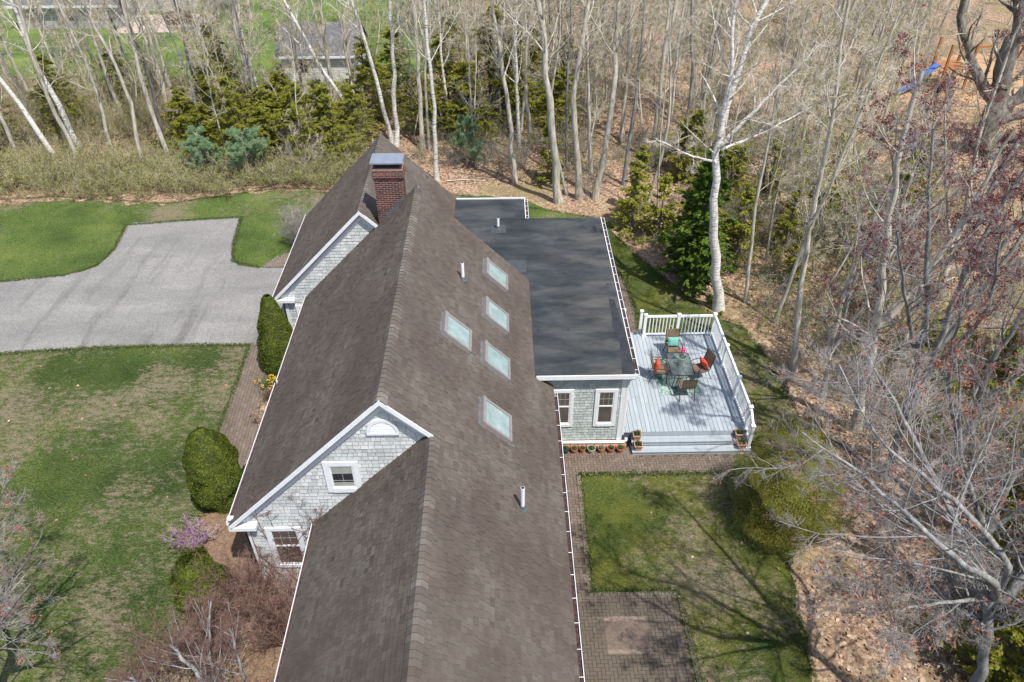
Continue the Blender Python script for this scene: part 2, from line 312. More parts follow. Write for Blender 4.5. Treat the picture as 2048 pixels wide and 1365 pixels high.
# ================================================================== SETTING
sheet('ground', [(-400, -200), (400, -200), (400, 500), (-400, 500)], 0, MT['litter'])
sheet('lawn', [(-60, 29.5), (-60, 34.5), (-25.3, 34.64), (-22.5, 35.1), (-16.9, 34.2), (-14.3, 35.4), (-11.5, 35.75), (-9.5, 35.86), (-3.2, 35.1), (1.1, 34.2), (2.6, 32.9), (5.0, 32.1), (5.3, 30.6), (4.6, 29), (4.4, 26.5), (-3, 27), (-8, 28.2), (-10, 28.2), (-21.6, 26.0), (-60, 22)], .018, MT['grassA'], jitter=.12)
sheet('front_lawn', [(-60, -4), (-60, 24), (-21, 24.5), (-9.5, 23.2), (-9.5, 20), (-9.55, 17.8), (-8.9, 16.4), (-9.1, 14.2), (-8.5, 12), (-8.4, 9), (-8.1, 4), (-8, -4)], .014, MT['grassB'], jitter=.08)
sheet('back_lawn', [(1.7, -4), (7.3, -4), (7.45, 7), (7.46, 9.17), (7.68, 11.43), (7.9, 12.6), (8.9, 14.0), (9.83, 15.8), (9.9, 18), (9.95, 20.3), (9.6, 22.4), (9.3, 23.6), (8.34, 24.3), (7.12, 26.4), (5.64, 29.6), (5.2, 30.6), (4.2, 30.5), (4.0, 27), (4.0, 22), (4.0, 16.4), (1.7, 16.4)], .014, MT['grassC'], jitter=.1)
sheet('far_lawn', [(-60, 54), (-34, 53), (-28, 50.5), (-22, 52.5), (-16, 50.5), (-9, 50), (-5, 53), (-4, 60), (-3, 72), (-6, 90), (-60, 90)], .016, MT['grassD'], jitter=.3)
sheet('driveway', [(-60, 16), (-60, 31), (-27, 26.5), (-21.6, 27.33), (-20.47, 27.65), (-19.1, 27.75), (-18.35, 28.05), (-17.95, 28.5), (-17.75, 29.2), (-17.73, 29.9), (-17.86, 30.9), (-18.0, 32.1), (-17.75, 32.32), (-14.66, 32.55), (-12.7, 32.73), (-12.6, 31.7), (-12.4, 30.3), (-12.2, 29.2), (-12.0, 28.7), (-11.6, 28.35), (-10.69, 28.17), (-9.6, 28.15), (-7.8, 28.1), (-7.8, 22.6), (-9.1, 22.74), (-11.65, 22.74), (-15.43, 22.68), (-17.64, 22.55), (-19.07, 22.4), (-24, 21.6), (-40, 18)], .03, MT['asphalt'], jitter=.02)
sheet('dry_leaf_edge', [(-34, 34.2), (-25, 34.5), (-22, 34.9), (-17, 34.0), (-14, 35.2), (-11, 35.5), (-3, 34.9), (-3, 36.5), (-11, 37), (-20, 36.4), (-34, 36)], .022, MT['litter'], jitter=.3)
sheet('mulch_bed', [(-8.2, 4), (-4, 4), (-4, 12), (-6.6, 12.3), (-6.6, 22.1), (-8.3, 22.1), (-8.75, 21.1), (-8.55, 19.3), (-8.15, 18.4), (-8.15, 16.4), (-8.9, 15.9), (-9.3, 14.8), (-8.9, 13.4), (-8.6, 12.4), (-8.5, 9.5), (-8.3, 6)], .024, MT['mulch'], jitter=.08)
sheet('straw_patch', [(-8.42, 19.3), (-8.0, 19.2), (-7.85, 18.0), (-8.3, 17.9), (-8.55, 18.3)], .029, MT['straw'], jitter=.05)

def inside(x, y, P):
    c = False; j = len(P) - 1
    for i in range(len(P)):
        xi, yi = P[i]; xj, yj = P[j]
        if (yi > y) != (yj > y) and x < (xj - xi) * (y - yi) / (yj - yi) + xi: c = not c
        j = i
    return c
def pavers(name, P, z, pattern='herring', rot=0, l=.2, wd=.1, tr=(0, 1), base=None):
    sheet(name + '_base', P, z - .012, MT['mortar'], 'structure', .02)
    b = MB(); xs = [p[0] for p in P]; ys = [p[1] for p in P]; cx, cy = sum(xs) / len(P), sum(ys) / len(P); R = max(max(xs) - min(xs), max(ys) - min(ys)) * .75 + 1
    n = int(R / wd) + 2; ca, sa = math.cos(rot), math.sin(rot); r = random.Random(3); g = .006
    rects = []
    if pattern == 'herring':
        for i in range(-n, n):
            for j in range(-n, n):
                c = (i - j) % 4
                if c == 0: rects.append((i * wd, j * wd, 2 * wd, wd))
                elif c == 3: rects.append((i * wd, j * wd, wd, 2 * wd))
    else:
        for j in range(-n, n):
            for i in range(-n // 2, n // 2): rects.append((j * wd, i * l + (l / 2 if j % 2 else 0), wd, l))
    for x, y, dx, dy in rects:
        mx, my = x + dx / 2, y + dy / 2; wx, wy = cx + mx * ca - my * sa, cy + mx * sa + my * ca
        if not inside(wx, wy, P): continue
        M = Matrix.Translation((wx, wy, 0)) @ Matrix.Rotation(rot + r.uniform(-.02, .02), 4, 'Z'); h = z + r.uniform(0, .006)
        b.box(-dx / 2 + g, dx / 2 - g, -dy / 2 + g, dy / 2 - g, z - .014, h, tr[0] + (tr[1] - tr[0]) * min(1, max(0, r.gauss(.5, .15))), M)
    return struct(b.build(name, MT['brick']))
pavers('brick_walk', [(-9.72, 22.74), (-8.7, 22.74), (-8.35, 21.3), (-8.6, 20), (-8.4, 18.5), (-7.95, 17.6), (-7.0, 17.5), (-7.0, 16.0), (-8.2, 15.9), (-8.8, 16.4), (-9.6, 17.7), (-9.62, 20)], .05, 'run', .06, .23, .11, (.15, .85))
pavers('brick_patio', [(1.1, 17.1), (4.1, 17.1), (4.1, 16.7), (7.3, 16.7), (7.1, 15.92), (2.22, 15.98), (2.12, 11.7), (4.47, 11.7), (4.52, 9.2), (4.5, 5), (1.1, 5)], .045, 'herring', 0, .2, .1, (.1, .9))
pavers('garage_brick_pad', [(-10.6, 28.2), (-10.3, 28.9), (-9.5, 29.6), (-8.3, 29.8), (-8.3, 28.15)], .045, 'herring', .3, .2, .1, (.4, 1))
pavers('side_brick_walk', [(4.3, 29), (4.9, 28), (5.12, 26.8), (5.28, 24.9), (5.25, 22.45), (3.9, 22.45), (3.9, 29)], .045, 'herring', 0, .2, .1, (.2, .8))
# soldier-course edging of the walk
b = MB(); r = random.Random(5)
def soldier(x0, y0, x1, y1):
    L = math.hypot(x1 - x0, y1 - y0); n = int(L / .105); a = math.atan2(y1 - y0, x1 - x0)
    for i in range(n):
        M = Matrix.Translation((x0 + (x1 - x0) * (i + .5) / n, y0 + (y1 - y0) * (i + .5) / n, 0)) @ Matrix.Rotation(a + r.uniform(-.04, .04), 4, 'Z')
        b.box(-.046, .046, -.055, .055, .02, .058 + r.uniform(0, .008), r.uniform(.75, 1), M)
soldier(2.26, 15.88, 2.21, 11.75); soldier(2.2, 11.66, 4.55, 11.66); soldier(4.6, 11.6, 4.68, 5)
struct(b.build('brick_edging', MT['brick']))
sheet('patio_stain', [(2.3, 9.8), (3.8, 9.8), (3.8, 11.15), (2.3, 11.15)], .056, MT['stain'])

# ================================================================== HOUSE
Ym, Yg, Yf = 12.05, 22.09, 28.27
xm, zm, xn, zn, xr, zr = -2.74, 6.885, -1.65, 5.795, 1.46, 2.69
xl, zl, xnl, znl = -6.97, 2.66, -4.84, 2.61
xg, zg, xgl, zgl, xgr, zgr = -4.71, 6.04, -8.19, 2.56, -1.89, 3.22
zf = 3.26; xj = .887
house = thing('house', 'long grey-shingled house with brown roof, five skylights and a brick chimney', 'house', (-2.7, 17, 0))
HO = Vector((2.7, -17, 0))
def hp(o): # parts are modelled in world coordinates
    o.parent = house; o.matrix_parent_inverse = Matrix.Translation(HO); return o
def roof_plane(name, xr0, zr0, sgn, rows_len, urange, tint_shift=0):
    """shingle courses running down from the ridge; sgn +1 falls toward +x"""
    b = MB(); r = random.Random(int(xr0 * 100) % 97 + (1 if sgn > 0 else 2)); s2 = math.sqrt(.5); ex = .145; nrow = int(rows_len / ex) + 1
    dv = Vector((sgn * s2, 0, -s2)); nn = Vector((sgn * s2, 0, s2)); O = Vector((xr0, 0, zr0))
    for k in range(nrow):
        v0 = k * ex; v1 = min(rows_len, v0 + ex)
        if v1 - v0 < .01: continue
        y0, y1 = urange(xr0 + sgn * (v0 + v1) / 2 * s2)
        y = y0 - r.uniform(0, .3)
        while y < y1:
            wd = r.choice([.1, .13, .16, .19, .24]); a, c = max(y, y0), min(y + wd - .006, y1); y += wd
            if c - a < .02: continue
            l0, l1 = r.uniform(.0, .002), .011 + r.choice([0, 0, .005, .008])
            p = [O + dv * v0 + nn * l0 + Vector((0, a, 0)), O + dv * v0 + nn * l0 + Vector((0, c, 0)), O + dv * (v1 + .004) + nn * l1 + Vector((0, c, 0)), O + dv * (v1 + .004) + nn * l1 + Vector((0, a, 0))]
            if sgn > 0: p = p[::-1]
            t = min(1, max(0, r.gauss(.5, .105) + tint_shift)); b.face(p, tint=t)
            e = O + dv * (v1 + .004)
            q = [e + nn * l1 + Vector((0, a, 0)), e + nn * l1 + Vector((0, c, 0)), e - nn * .004 + Vector((0, c, 0)), e - nn * .004 + Vector((0, a, 0))]
            b.face(q if sgn < 0 else q[::-1], tint=.0)
    return hp(b.build(name, MT['roof']))
def slab(name, quads, mt='back', th=.11):
    """solid deck just under the shingles; quads are (x0,z0,x1,z1,y0,y1) slopes"""
    b = MB()
    for x0, z0, x1, z1, y0, y1 in quads:
        n = Vector((-(z1 - z0), 0, x1 - x0)).normalized(); n = n if n.z > 0 else -n
        A = [Vector((x0, y0, z0)) - n * .006, Vector((x0, y1, z0)) - n * .006, Vector((x1, y1, z1)) - n * .006, Vector((x1, y0, z1)) - n * .006]; B = [p - n * th for p in A]
        b.face(A); b.face(B[::-1])
        for i in range(4): b.face([A[i], B[i], B[(i + 1) % 4], A[(i + 1) % 4]])
    return hp(b.build(name, MT[mt]))
S2 = math.sqrt(2)
roof_plane('roof', xm, zm, 1, (xr - xm) * S2, lambda x: (Ym if x < xn + .05 else 1.5, Yg))
roof_plane('roof', xm, zm, -1, (xm - xl) * S2, lambda x: (Ym, Yg + .16), -.1)
roof_plane('roof', xn, zn, -1, (xn - xnl) * S2, lambda x: (1.5, Ym + .2), -.1)
roof_plane('roof', xg, zg, -1, (xg - xgl) * S2, lambda x: (Yg, Yf), -.05)
roof_plane('roof', xg, zg, 1, (xgr - xg) * S2, lambda x: (Yg, Yf), .08)
slab('roof_deck', [(xm, zm, xn, zn, Ym, Yg), (xn, zn, xr, zr, 1.5, 16.93), (xn, zn, xj, zf - .03, 16.93, Yg)])
slab('roof_deck', [(xm, zm, xl, zl, Ym, Yg + .16)]); slab('roof_deck', [(xn, zn, xnl, znl, 1.5, Ym + .2)])
slab('roof_deck', [(xg, zg, xgl, zgl, Yg, Yf)]); slab('roof_deck', [(xg, zg, xgr, zgr, Yg, Yf)])
def ridge(x, z, y0, y1, seed):
    b = MB(); r = random.Random(seed); y = y0
    while y < y1:
        L = .155; e = min(y + L + .05, y1); t = min(1, max(0, r.gauss(.86, .09))); hw = .165
        P = lambda yy, o: [(x - hw, yy, z - hw + o + .012), (x - .05, yy, z - .035 + o + .012), (x + .05, yy, z - .035 + o + .012), (x + hw, yy, z - hw + o + .012)]
        A, B = P(y, .032), P(e, .012)
        for i in range(3): b.face([A[i], A[i + 1], B[i + 1], B[i]], tint=t)
        b.face([A[0], (x - hw, y, z - hw), (x, y, z - .02), (x + hw, y, z - hw), A[3], A[2], A[1]], tint=0)
        y += L
    return hp(b.build('ridge_cap', MT['roof']))
ridge(xm, zm, Ym - .02, Yg, 1); ridge(xn, zn, 1.5, Ym, 2); ridge(xg, zg, Yg - .02, Yf, 3)

def shingled(name, y, z0, z1, xL, xR, mt, holes=(), ex=.125, seed=1):
    b = MB(); r = random.Random(seed); z = z0
    while z < z1:
        zt = min(z + ex, z1); zc = (z + zt) / 2; a, e = xL(zc), xR(zc)
        if e > a:
            x = a - r.uniform(0, .15)
            while x < e:
                wd = r.uniform(.09, .21); p, q = max(x, a), min(x + wd - .007, e); x += wd
                if q - p < .015: continue
                if any(h[0] < p and q < h[1] and h[2] < z and zt < h[3] for h in holes): continue
                lip = r.uniform(.014, .024); dz = r.uniform(-.004, .004); t = min(1, max(.3, r.gauss(.55, .17)))
                b.face([(p, y - lip, z + dz), (q, y - lip, z + dz), (q, y - .003, zt + .01), (p, y - .003, zt + .01)], tint=t)
                b.face([(p, y, z + dz), (q, y, z + dz), (q, y - lip, z + dz), (p, y - lip, z + dz)], tint=0)  # butt underside painted dark to deepen the shadow line under each course
        z += ex
    return hp(b.build(name, MT[mt]))
# solid bodies behind the shingles
def prism(name, prof, y0, y1, mt):
    b = MB(); n = len(prof); b.face([(x, y0, z) for x, z in prof]); b.face([(x, y1, z) for x, z in prof][::-1])
    for i in range(n):
        (xa, za), (xb, zb) = prof[i], prof[(i + 1) % n]; b.face([(xa, y0, za), (xa, y1, za), (xb, y1, zb), (xb, y0, zb)])
    return hp(b.build(name, MT[mt]))
d = .18
prism('wall_backing', [(-6.62, 0), (1.16, 0), (1.16, zr + .3 - d), (xm, zm - d), (-6.62, zm - d - (xm + 6.62))], 12.26, 22.05, 'back')
prism('wall_backing', [(-4.5, 0), (1.14, 0), (1.14, zr + .32 - d), (xn, zn - d), (-4.5, zn - d - (xn + 4.5))], 2, 12.25, 'back')
prism('wall_backing', [(-7.85, 0), (-2.0, 0), (-2.0, 3.1), (xg + 0, zg - d), (-7.85, zg - d - (xg + 7.85))], 22.26, 28.1, 'back')
prism('wall_backing', [(.9, 0), (3.68, 0), (3.68, zf - .06), (.9, zf - .06)], 17.17, 26.3, 'back'); prism('wall_backing', [(-2, 0), (.7, 0), (.7, zf - .07), (-2, zf - .07)], 22.1, 27.9, 'back')
YW = 12.25
shingled('wall', YW, 0.2, zm, lambda z: max(-6.6, xm - (zm - .2 - z)), lambda z: min(-.6, xm + (zm - .2 - z)), 'gable', seed=2)
YGW = 22.25
shingled('wall', YGW, 0.2, zg, lambda z: max(-7.83, xg - (zg - .2 - z)), lambda z: min(-3.6, xg + (zg - .2 - z)), 'gable', seed=3)
YS = 17.16
shingled('wall', YS, .34, zf - .3, lambda z: 1.1, lambda z: 3.57, 'sunw', ex=.115, seed=4)
# right wall of the sun room in courses
b = MB(); r = random.Random(9)
for k in range(24):
    z = .34 + k * .115; b.face([(3.70, 17.2, z), (3.70, 26.3, z), (3.683, 26.3, z + .12), (3.683, 17.2, z + .12)], tint=r.uniform(.3, .7))
hp(b.build('wall', MT['sunw']))
b = MB()
for k in range(18):
    z = .2 + k * .125; b.face([(-6.64, 12.3, z), (-6.64, 22, z), (-6.622, 22, z + .13), (-6.622, 12.3, z + .13)], tint=r.uniform(.3, .7)); b.face([(-7.87, 22.3, z), (-7.87, 28.1, z), (-7.852, 28.1, z + .13), (-7.852, 22.3, z + .13)], tint=r.uniform(.3, .7))
hp(b.build('wall', MT['gable']))
# rake boards
def rake(xt, zt, xb, y, w1=.10, off=0, th=.035, name='rake_board'):
    zb = zt - abs(xt - xb); b = MB(); sg = 1 if xb > xt else -1; dn = .7071
    n = Vector((sg * dn, 0, dn)); A = Vector((xt, 0, zt)); B = Vector((xb, 0, zb)); A = A - Vector((0, 0, 1)) * off * S2; B = B - Vector((0, 0, 1)) * off * S2
    A2 = A - Vector((0, 0, w1 * S2)); B2 = B - n * w1
    for yy, fl in ((y, 0), (y + th, 1)):
        f = [Vector((p.x, yy, p.z)) for p in (A, B, B2, A2)]; b.face(f if (sg < 0) ^ bool(fl) else f[::-1])
    q = [(p.x, p.z) for p in (A, B, B2, A2)]
    for i in range(4):
        (x0, z0), (x1, z1) = q[i], q[(i + 1) % 4]; b.face([(x0, y, z0), (x1, y, z1), (x1, y + th, z1), (x0, y + th, z0)])
    return hp(b.build(name, MT['white']))
rake(xm, zm + .015, xl, Ym - .03); rake(xm, zm + .015, -1.5, Ym - .03); rake(xm, zm, xl + .15, Ym + .165, .20, .10, name='frieze_board'); rake(xm, zm, -1.5, Ym + .165, .20, .10, name='frieze_board')
rake(xg, zg + .015, xgl, Yg - .03); rake(xg, zg + .015, -3.55, Yg - .03); rake(xg, zg, xgl + .15, Yg + .12, .15, .12, name='frieze_board'); rake(xg, zg, -3.6, Yg + .12, .15, .12, name='frieze_board')
def B(name, mt, *boxes, parent=None):
    b = MB()
    for q in boxes: b.box(*q)
    o = b.build(name, MT[mt]); return hp(o) if parent is None else sub(o, parent)
def sub(o, parent):
    o.parent = parent; return o
B('eave_return', 'white', (xl, -6.3, Ym - .03, Ym + .25, zl - .14, zl - .02)); B('eave_return', 'white', (xgl, -7.45, Yg - .03, Yg + .25, zgl - .14, zgl - .02))
B('corner_board', 'white', (-6.68, -6.54, YW - .04, YW + .02, .1, zl - .1), (-6.68, -6.645, YW - .04, YW + .12, .1, zl - .1)); B('corner_board', 'white', (-7.92, -7.76, YGW - .04, YGW + .02, .1, zgl - .1), (-7.92, -7.875, YGW - .04, YGW + .12, .1, zgl - .1))
B('corner_board', 'white', (3.565, 3.71, YS - .035, YS + .02, .32, zf - .28), (3.705, 3.735, YS - .035, YS + .13, .32, zf - .28))
B('fascia', 'white', (xl - .0, xl + .02, Ym, Yg + .16, zl - .15, zl - .02)); B('fascia', 'white', (xgl, xgl + .02, Yg, Yf, zgl - .15, zgl - .02)); B('fascia', 'white', (xnl, xnl + .02, 1.5, Ym, znl - .15, znl - .02)); B('fascia', 'white', (xr - .02, xr, 1.5, 16.9, zr - .15, zr - .02))
# windows
def window(x0, x1, z0, z1, y, cols, rows, glass='wglass', cas=.11, sash='double', upper_rows=2, blind=False):
    fr = MB(); e = .03
    fr.box(x0, x0 + cas, y - e, y + .01, z0, z1).box(x1 - cas, x1, y - e, y + .01, z0, z1).box(x0 + cas, x1 - cas, y - e - .003, y + .01, z1 - cas, z1).box(x0 + cas, x1 - cas, y - e - .012, y + .01, z0, z0 + cas)
    f = hp(fr.build('window', MT['white'])); X0, X1, Z0, Z1 = x0 + cas, x1 - cas, z0 + cas, z1 - cas
    s = MB(); t = .035
    s.box(X0, X0 + t, y - .017, y + .01, Z0, Z1).box(X1 - t, X1, y - .017, y + .01, Z0, Z1).box(X0 + t, X1 - t, y - .018, y + .01, Z1 - t, Z1).box(X0 + t, X1 - t, y - .022, y + .01, Z0, Z0 + t * 1.6)
    if sash == 'double': zmid = Z0 + (Z1 - Z0) * .56; s.box(X0 + t, X1 - t, y - .026, y + .01, zmid - .025, zmid + .025)
    else: zmid = Z0
    sub(s.build('sash', MT['white']), f)
    g = MB(); g.face([(X0, y - .006, Z0), (X1, y - .006, Z0), (X1, y - .006, Z1), (X0, y - .006, Z1)]); sub(g.build('pane', MT[glass]), f)
    mu = MB(); zb = zmid if sash == 'double' else Z0
    for i in range(1, cols): xx = X0 + (X1 - X0) * i / cols; mu.box(xx - .006, xx + .006, y - .012, y, zb, Z1)
    for i in range(1, rows): zz = zb + (Z1 - zb) * i / rows; mu.box(X0, X1, y - .0125, y, zz - .006, zz + .006)
    if sash == 'all':
        pass
    sub(mu.build('muntin', MT['shade']), f)
    if blind:
        bb = MB(); bb.face([(X0 + t, y - .009, Z1 - (Z1 - Z0) * .36), (X1 - t, y - .009, Z1 - (Z1 - Z0) * .36), (X1 - t, y - .009, Z1 - t), (X0 + t, y - .009, Z1 - t)]); bb.face([(X0 + t, y - .009, Z0 + t), (X1 - t, y - .009, Z0 + t), (X1 - t, y - .009, Z0 + .2), (X0 + t, y - .009, Z0 + .2)]); sub(bb.build('blind', MT['shade']), f)
    return f
window(-4.33, -3.49, 3.74, 4.80, YW - .022, 2, 3, 'dglass', .14, 'single', blind=True)
lw = window(-6.18, -5.26, .75, 2.40, YW - .022, 3, 2, 'wglass', .12)
window(2.77, 3.47, .97, 2.53, YS - .022, 3, 2); window(1.42, 2.12, .97, 2.53, YS - .022, 3, 2)
window(-7.5, -6.75, .9, 2.2, YGW - .022, 3, 2, 'dglass')
window(-5.9, -5.2, .9, 2.2, 4.0, 3, 2)
# half-round gable vent
gv = MB(); cx, cz, R = -2.79, 5.74, .37
def arc(r0, r1, y, n=20):
    for i in range(n):
        a, c = math.pi * i / n, math.pi * (i + 1) / n
        P = [(cx + r * math.cos(q), z * 0 + y, cz + r * math.sin(q) * 1.15) for r, q, z in ((r0, a, 0), (r1, a, 0), (r1, c, 0), (r0, c, 0))]
        gv.face(P[::-1]); gv.face([P[1], (P[1][0], y + .05, P[1][2]), (P[2][0], y + .05, P[2][2]), P[2]])
arc(.3, R, YW - .06); gv.box(cx - R, cx + R, YW - .062, YW, cz - .06, cz)
gvo = hp(gv.build('gable_vent', MT['white']))
lv = MB()
for i in range(6):
    z = cz + .015 + i * .052; hw = .3 * math.sqrt(max(0, 1 - ((z + .02 - cz) / .345) ** 2)); lv.face([(cx - hw, YW - .05, z), (cx + hw, YW - .05, z), (cx + hw * .97, YW - .022, z + .045), (cx - hw * .97, YW - .022, z + .045)])
sub(lv.build('louvre', MT['white']), gvo)
# sun room flat roof
P = [(-1.93, 28.1), (.92, 28.1), (.92, 26.47), (3.9, 26.47), (3.9, 16.93), (xj - .03, 16.93), (xj - .03, Yg - .0), (-1.93, Yg + .0)]
fr = sheet('flat_roof', P, zf, MT['epdm'], None); hp(fr)
seams = MB()
for (a, c) in (((.9, 21.75), (3.88, 21.75)), ((2.05, 16.95), (2.05, 21.7)), ((2.1, 21.8), (2.1, 26.4)), ((-.2, 24), (-.2, 28)), ((-1.8, 26.4), (.9, 26.4)), ((3.62, 17), (3.62, 26.4)), ((1.1, 16.95), (1.1, 21.7)), ((.9, 24.1), (3.6, 24.1)), ((1.0, 19.2), (3.6, 19.2))):
    seams.bar((*a, zf + .003), (*c, zf + .003), .045, .004)
hp(seams.build('roof_seam', MT['epdm']))
for q in ([(.15, 23.4), (.84, 23.38), (.82, 22.55), (.3, 22.5)], [(-.45, 25.95), (.12, 25.95), (.12, 25.35), (-.45, 25.35)], [(3.55, 20.9), (3.72, 20.8), (3.9, 18.3), (3.9, 17.0), (3.5, 17.0), (3.62, 18.6), (3.5, 19.3)]):
    hp(sheet('roof_patch', q, zf + .006, MT['patch' if q[0][0] != 3.55 else 'straps'], None, .012))
B('fascia', 'white', (xj + .05, 3.93, 16.9, 16.93, zf - .14, zf + .02)); B('frieze_board', 'white', (1.0, 3.74, 17.06, 17.14, zf - .28, zf - .142)); B('soffit', 'white', (xj + .2, 3.92, 16.93, 17.2, zf - .15, zf - .135), (3.5, 3.92, 17.2, 26.4, zf - .15, zf - .137))
B('fascia', 'white', (3.88, 3.905, 16.93, 26.47, zf - .14, zf + .004), (.9, .925, 26.48, 28.1, zf - .14, zf + .004)); B('fascia', 'white', (-1.9, .95, 28.1, 28.14, zf - .12, zf + .05)); B('fascia', 'white', (.95, 3.88, 26.44, 26.46, zf - .16, zf - .02))
# gutters
def gutter(x, y0, y1, z, sg, hang=.62, name='gutter', wdt=.115, hangers=True):
    b = MB(); xo = x + sg * wdt
    b.box(min(xo, xo - sg * .014), max(xo, xo - sg * .014), y0, y1, z - .115, z + .012); b.box(min(x, xo) + .001, max(x, xo) - .001, y0 + .002, y1 - .002, z - .118, z - .1)
    b.box(min(x, xo), max(x, xo), y0 - .012, y0, z - .116, z + .004)
    g = hp(b.build(name, MT['white'])); q = MB(); q.box(min(x, xo) + .012, max(x, xo) - .014, y0 + .01, y1 - .01, z - .1, z - .035); sub(q.build('debris', MT['debris']), g)
    y = y0 + .2
    while hangers and y < y1:
        h = MB(); h.box(min(x, xo) - .01, max(x, xo) - .004, y - .006, y + .006, z - .006, z + .006); sub(h.build('hanger', MT['white']), g); y += hang
    return g
gutter(xr, 1.6, 16.8, zr + .0, 1); gutter(xl, 17.6, Yg + .1, zl + .0, -1, wdt=.085, hangers=False); gutter(xl - .02, Ym + .15, 17.5, zl - .02, -1, wdt=.085, hangers=False); gutter(xnl, 1.6, Ym + .1, znl, -1, wdt=.085, hangers=False); gutter(xgl, Yg + .02, Yf, zgl, -1, wdt=.085, hangers=False)
gutter(3.905, 16.98, 26.45, zf - .01, 1, .52); gutter(.925, 26.5, 28.08, zf - .01, 1, .4)
b = MB(); b.tube([(3.97, 17.02, zf - .1), (3.95, 17.04, zf - .22), (3.8, 17.14, zf - .36), (3.77, 17.2, zf - .5), (3.77, 17.2, .5)], .035); hp(b.build('downspout', MT['white']))
b = MB(); b.tube([(1.2, 17.08, .3), (3.72, 17.08, .28), (3.83, 17.08, .29), (3.88, 17.08, .36), (3.88, 17.1, .42)], .05, 10); hp(b.build('drain_pipe', MT['vinyl']))
B('foundation', 'edging', (1.12, 3.69, YS - .005, YS + .02, 0, .33)); B('elbow', 'white', (xl - .09, xl + .12, Ym + .2, Ym + .3, zl - .02, zl + .07))
# skylights
def skylight(x0, x1, y0, y1):
    """x0 upper edge, x1 lower edge on the right slope"""
    def Pt(x, y, h): z = zm - (x - xm); n = h * .7071; return Vector((x + n, y, z + n))
    f = MB(); t = .075; u = .09
    def ring(xa, xb, ya, yb, h0, h1):
        A = [Pt(xa, ya, h0), Pt(xb, ya, h0), Pt(xb, yb, h0), Pt(xa, yb, h0)]; Bq = [Pt(xa, ya, h1), Pt(xb, ya, h1), Pt(xb, yb, h1), Pt(xa, yb, h1)]
        for i in range(4): f.face([A[i], A[(i + 1) % 4], Bq[(i + 1) % 4], Bq[i]])
        f.face(Bq)
    s = .7071
    u = .125
    ring(x0, x0 + t * s * 1.4, y0, y1, 0, u + .02); ring(x1 - t * s, x1, y0, y1, 0, u); ring(x0 + t * s * 1.4, x1 - t * s, y0, y0 + t, 0, u - .002); ring(x0 + t * s * 1.4, x1 - t * s, y1 - t, y1, 0, u - .002)
    ob = hp(f.build('skylight', MT['frame'])); g = MB(); g.face([Pt(x0 + .06, y0 + .06, u - .03), Pt(x1 - .04, y0 + .06, u - .03), Pt(x1 - .04, y1 - .06, u - .03), Pt(x0 + .06, y1 - .06, u - .03)]); sub(g.build('pane', MT['skyl']), ob)
    h = MB(); ym = (y0 + y1) / 2; h.bar(Pt(x1 - .03, ym - .12, u + .008), Pt(x1 - .03, ym + .12, u + .008), .02); sub(h.build('latch', MT['frame']), ob)
    fl = MB(); A = [Pt(x0 - .05, y0 - .03, .013), Pt(x1 + .14, y0 - .03, .014), Pt(x1 + .14, y0 + .05, .014), Pt(x1 + .02, y0 + .06, .016), Pt(x1 + .02, y1 + .03, .016), Pt(x0 - .05, y1 + .03, .013)]; fl.face(A); sub(fl.build('flashing', MT['slate']), ob)
for q in ((-.63, .06, 20.12, 21.05), (-.63, .06, 17.9, 18.84), (-1.68, -.98, 15.75, 16.67), (-.63, .07, 15.76, 16.68), (-.65, .08, 13.41, 14.35)): skylight(*q)
def pipe(x, y, z0, h, r0=.05, boot=True):
    b = MB(); b.tube([(x, y, z0 - .1), (x, y, z0 + h)], r0, 14); p = hp(b.build('vent_pipe', MT['vinyl'])); c = MB(); c.tube([(x, y, z0 + h - .0), (x, y, z0 + h + .006)], r0 * .8, 12); sub(c.build('bore', MT['soot_shade']), p)  # dark disc stands in for the shade inside the open pipe
    c = MB(); c.lathe([(r0 + .07, -.02 if boot else .0), (r0 + .03, .05), (r0 + .008, .12)], (x, y, z0), 14); sub(c.build('boot', MT['lead']), p)
    return p
pipe(-1.217, 18.98, 5.37, .6); pipe(.376, 11.58, 3.78, .73); pipe(-.18, 25.69, 3.26, .46)
# chimney
CX0, CX1, CY0, CY1 = -4.09, -3.17, 22.12, 22.62
b = MB()
def bb(x0, x1, y0, y1, z0, z1):
    for P4, uo in (([(x0, y0), (x1, y0)], 0), ([(x1, y0), (x1, y1)], .07), ([(x1, y1), (x0, y1)], .03), ([(x0, y1), (x0, y0)], .05)):
        (a, c), (e, g) = P4; L = math.hypot(e - a, g - c); b.face([(a, c, z0), (e, g, z0), (e, g, z1), (a, c, z1)], [(uo, z0), (uo + L, z0), (uo + L, z1), (uo, z1)])
    b.face([(x0, y0, z1), (x1, y0, z1), (x1, y1, z1), (x0, y1, z1)], [(0, 0), (.9, 0), (.9, .5), (0, .5)]); b.face([(x0, y0, z0), (x0, y1, z0), (x1, y1, z0), (x1, y0, z0)])
bb(CX0, CX1, CY0, CY1, 4.5, 7.14); bb(CX0 - .025, CX1 + .025, CY0 - .025, CY1 + .025, 7.142, 7.205); bb(CX0 - .05, CX1 + .05, CY0 - .05, CY1 + .05, 7.207, 7.345); bb(CX0 - .03, CX1 + .03, CY0 - .03, CY1 + .03, 7.347, 7.45)
chim = hp(b.build('chimney', MT['chim']))
b = MB(); b.box(CX0 - .02, CX1 + .02, CY0 - .02, CY1 + .02, 7.452, 7.5); sub(b.build('mortar_crown', MT['edging']), chim)
b = MB(); b.box(CX0 + .08, CX1 - .08, CY0 + .06, CY1 - .06, 7.5, 7.72); sub(b.build('flue', MT['soot_shade']), chim)
b = MB()
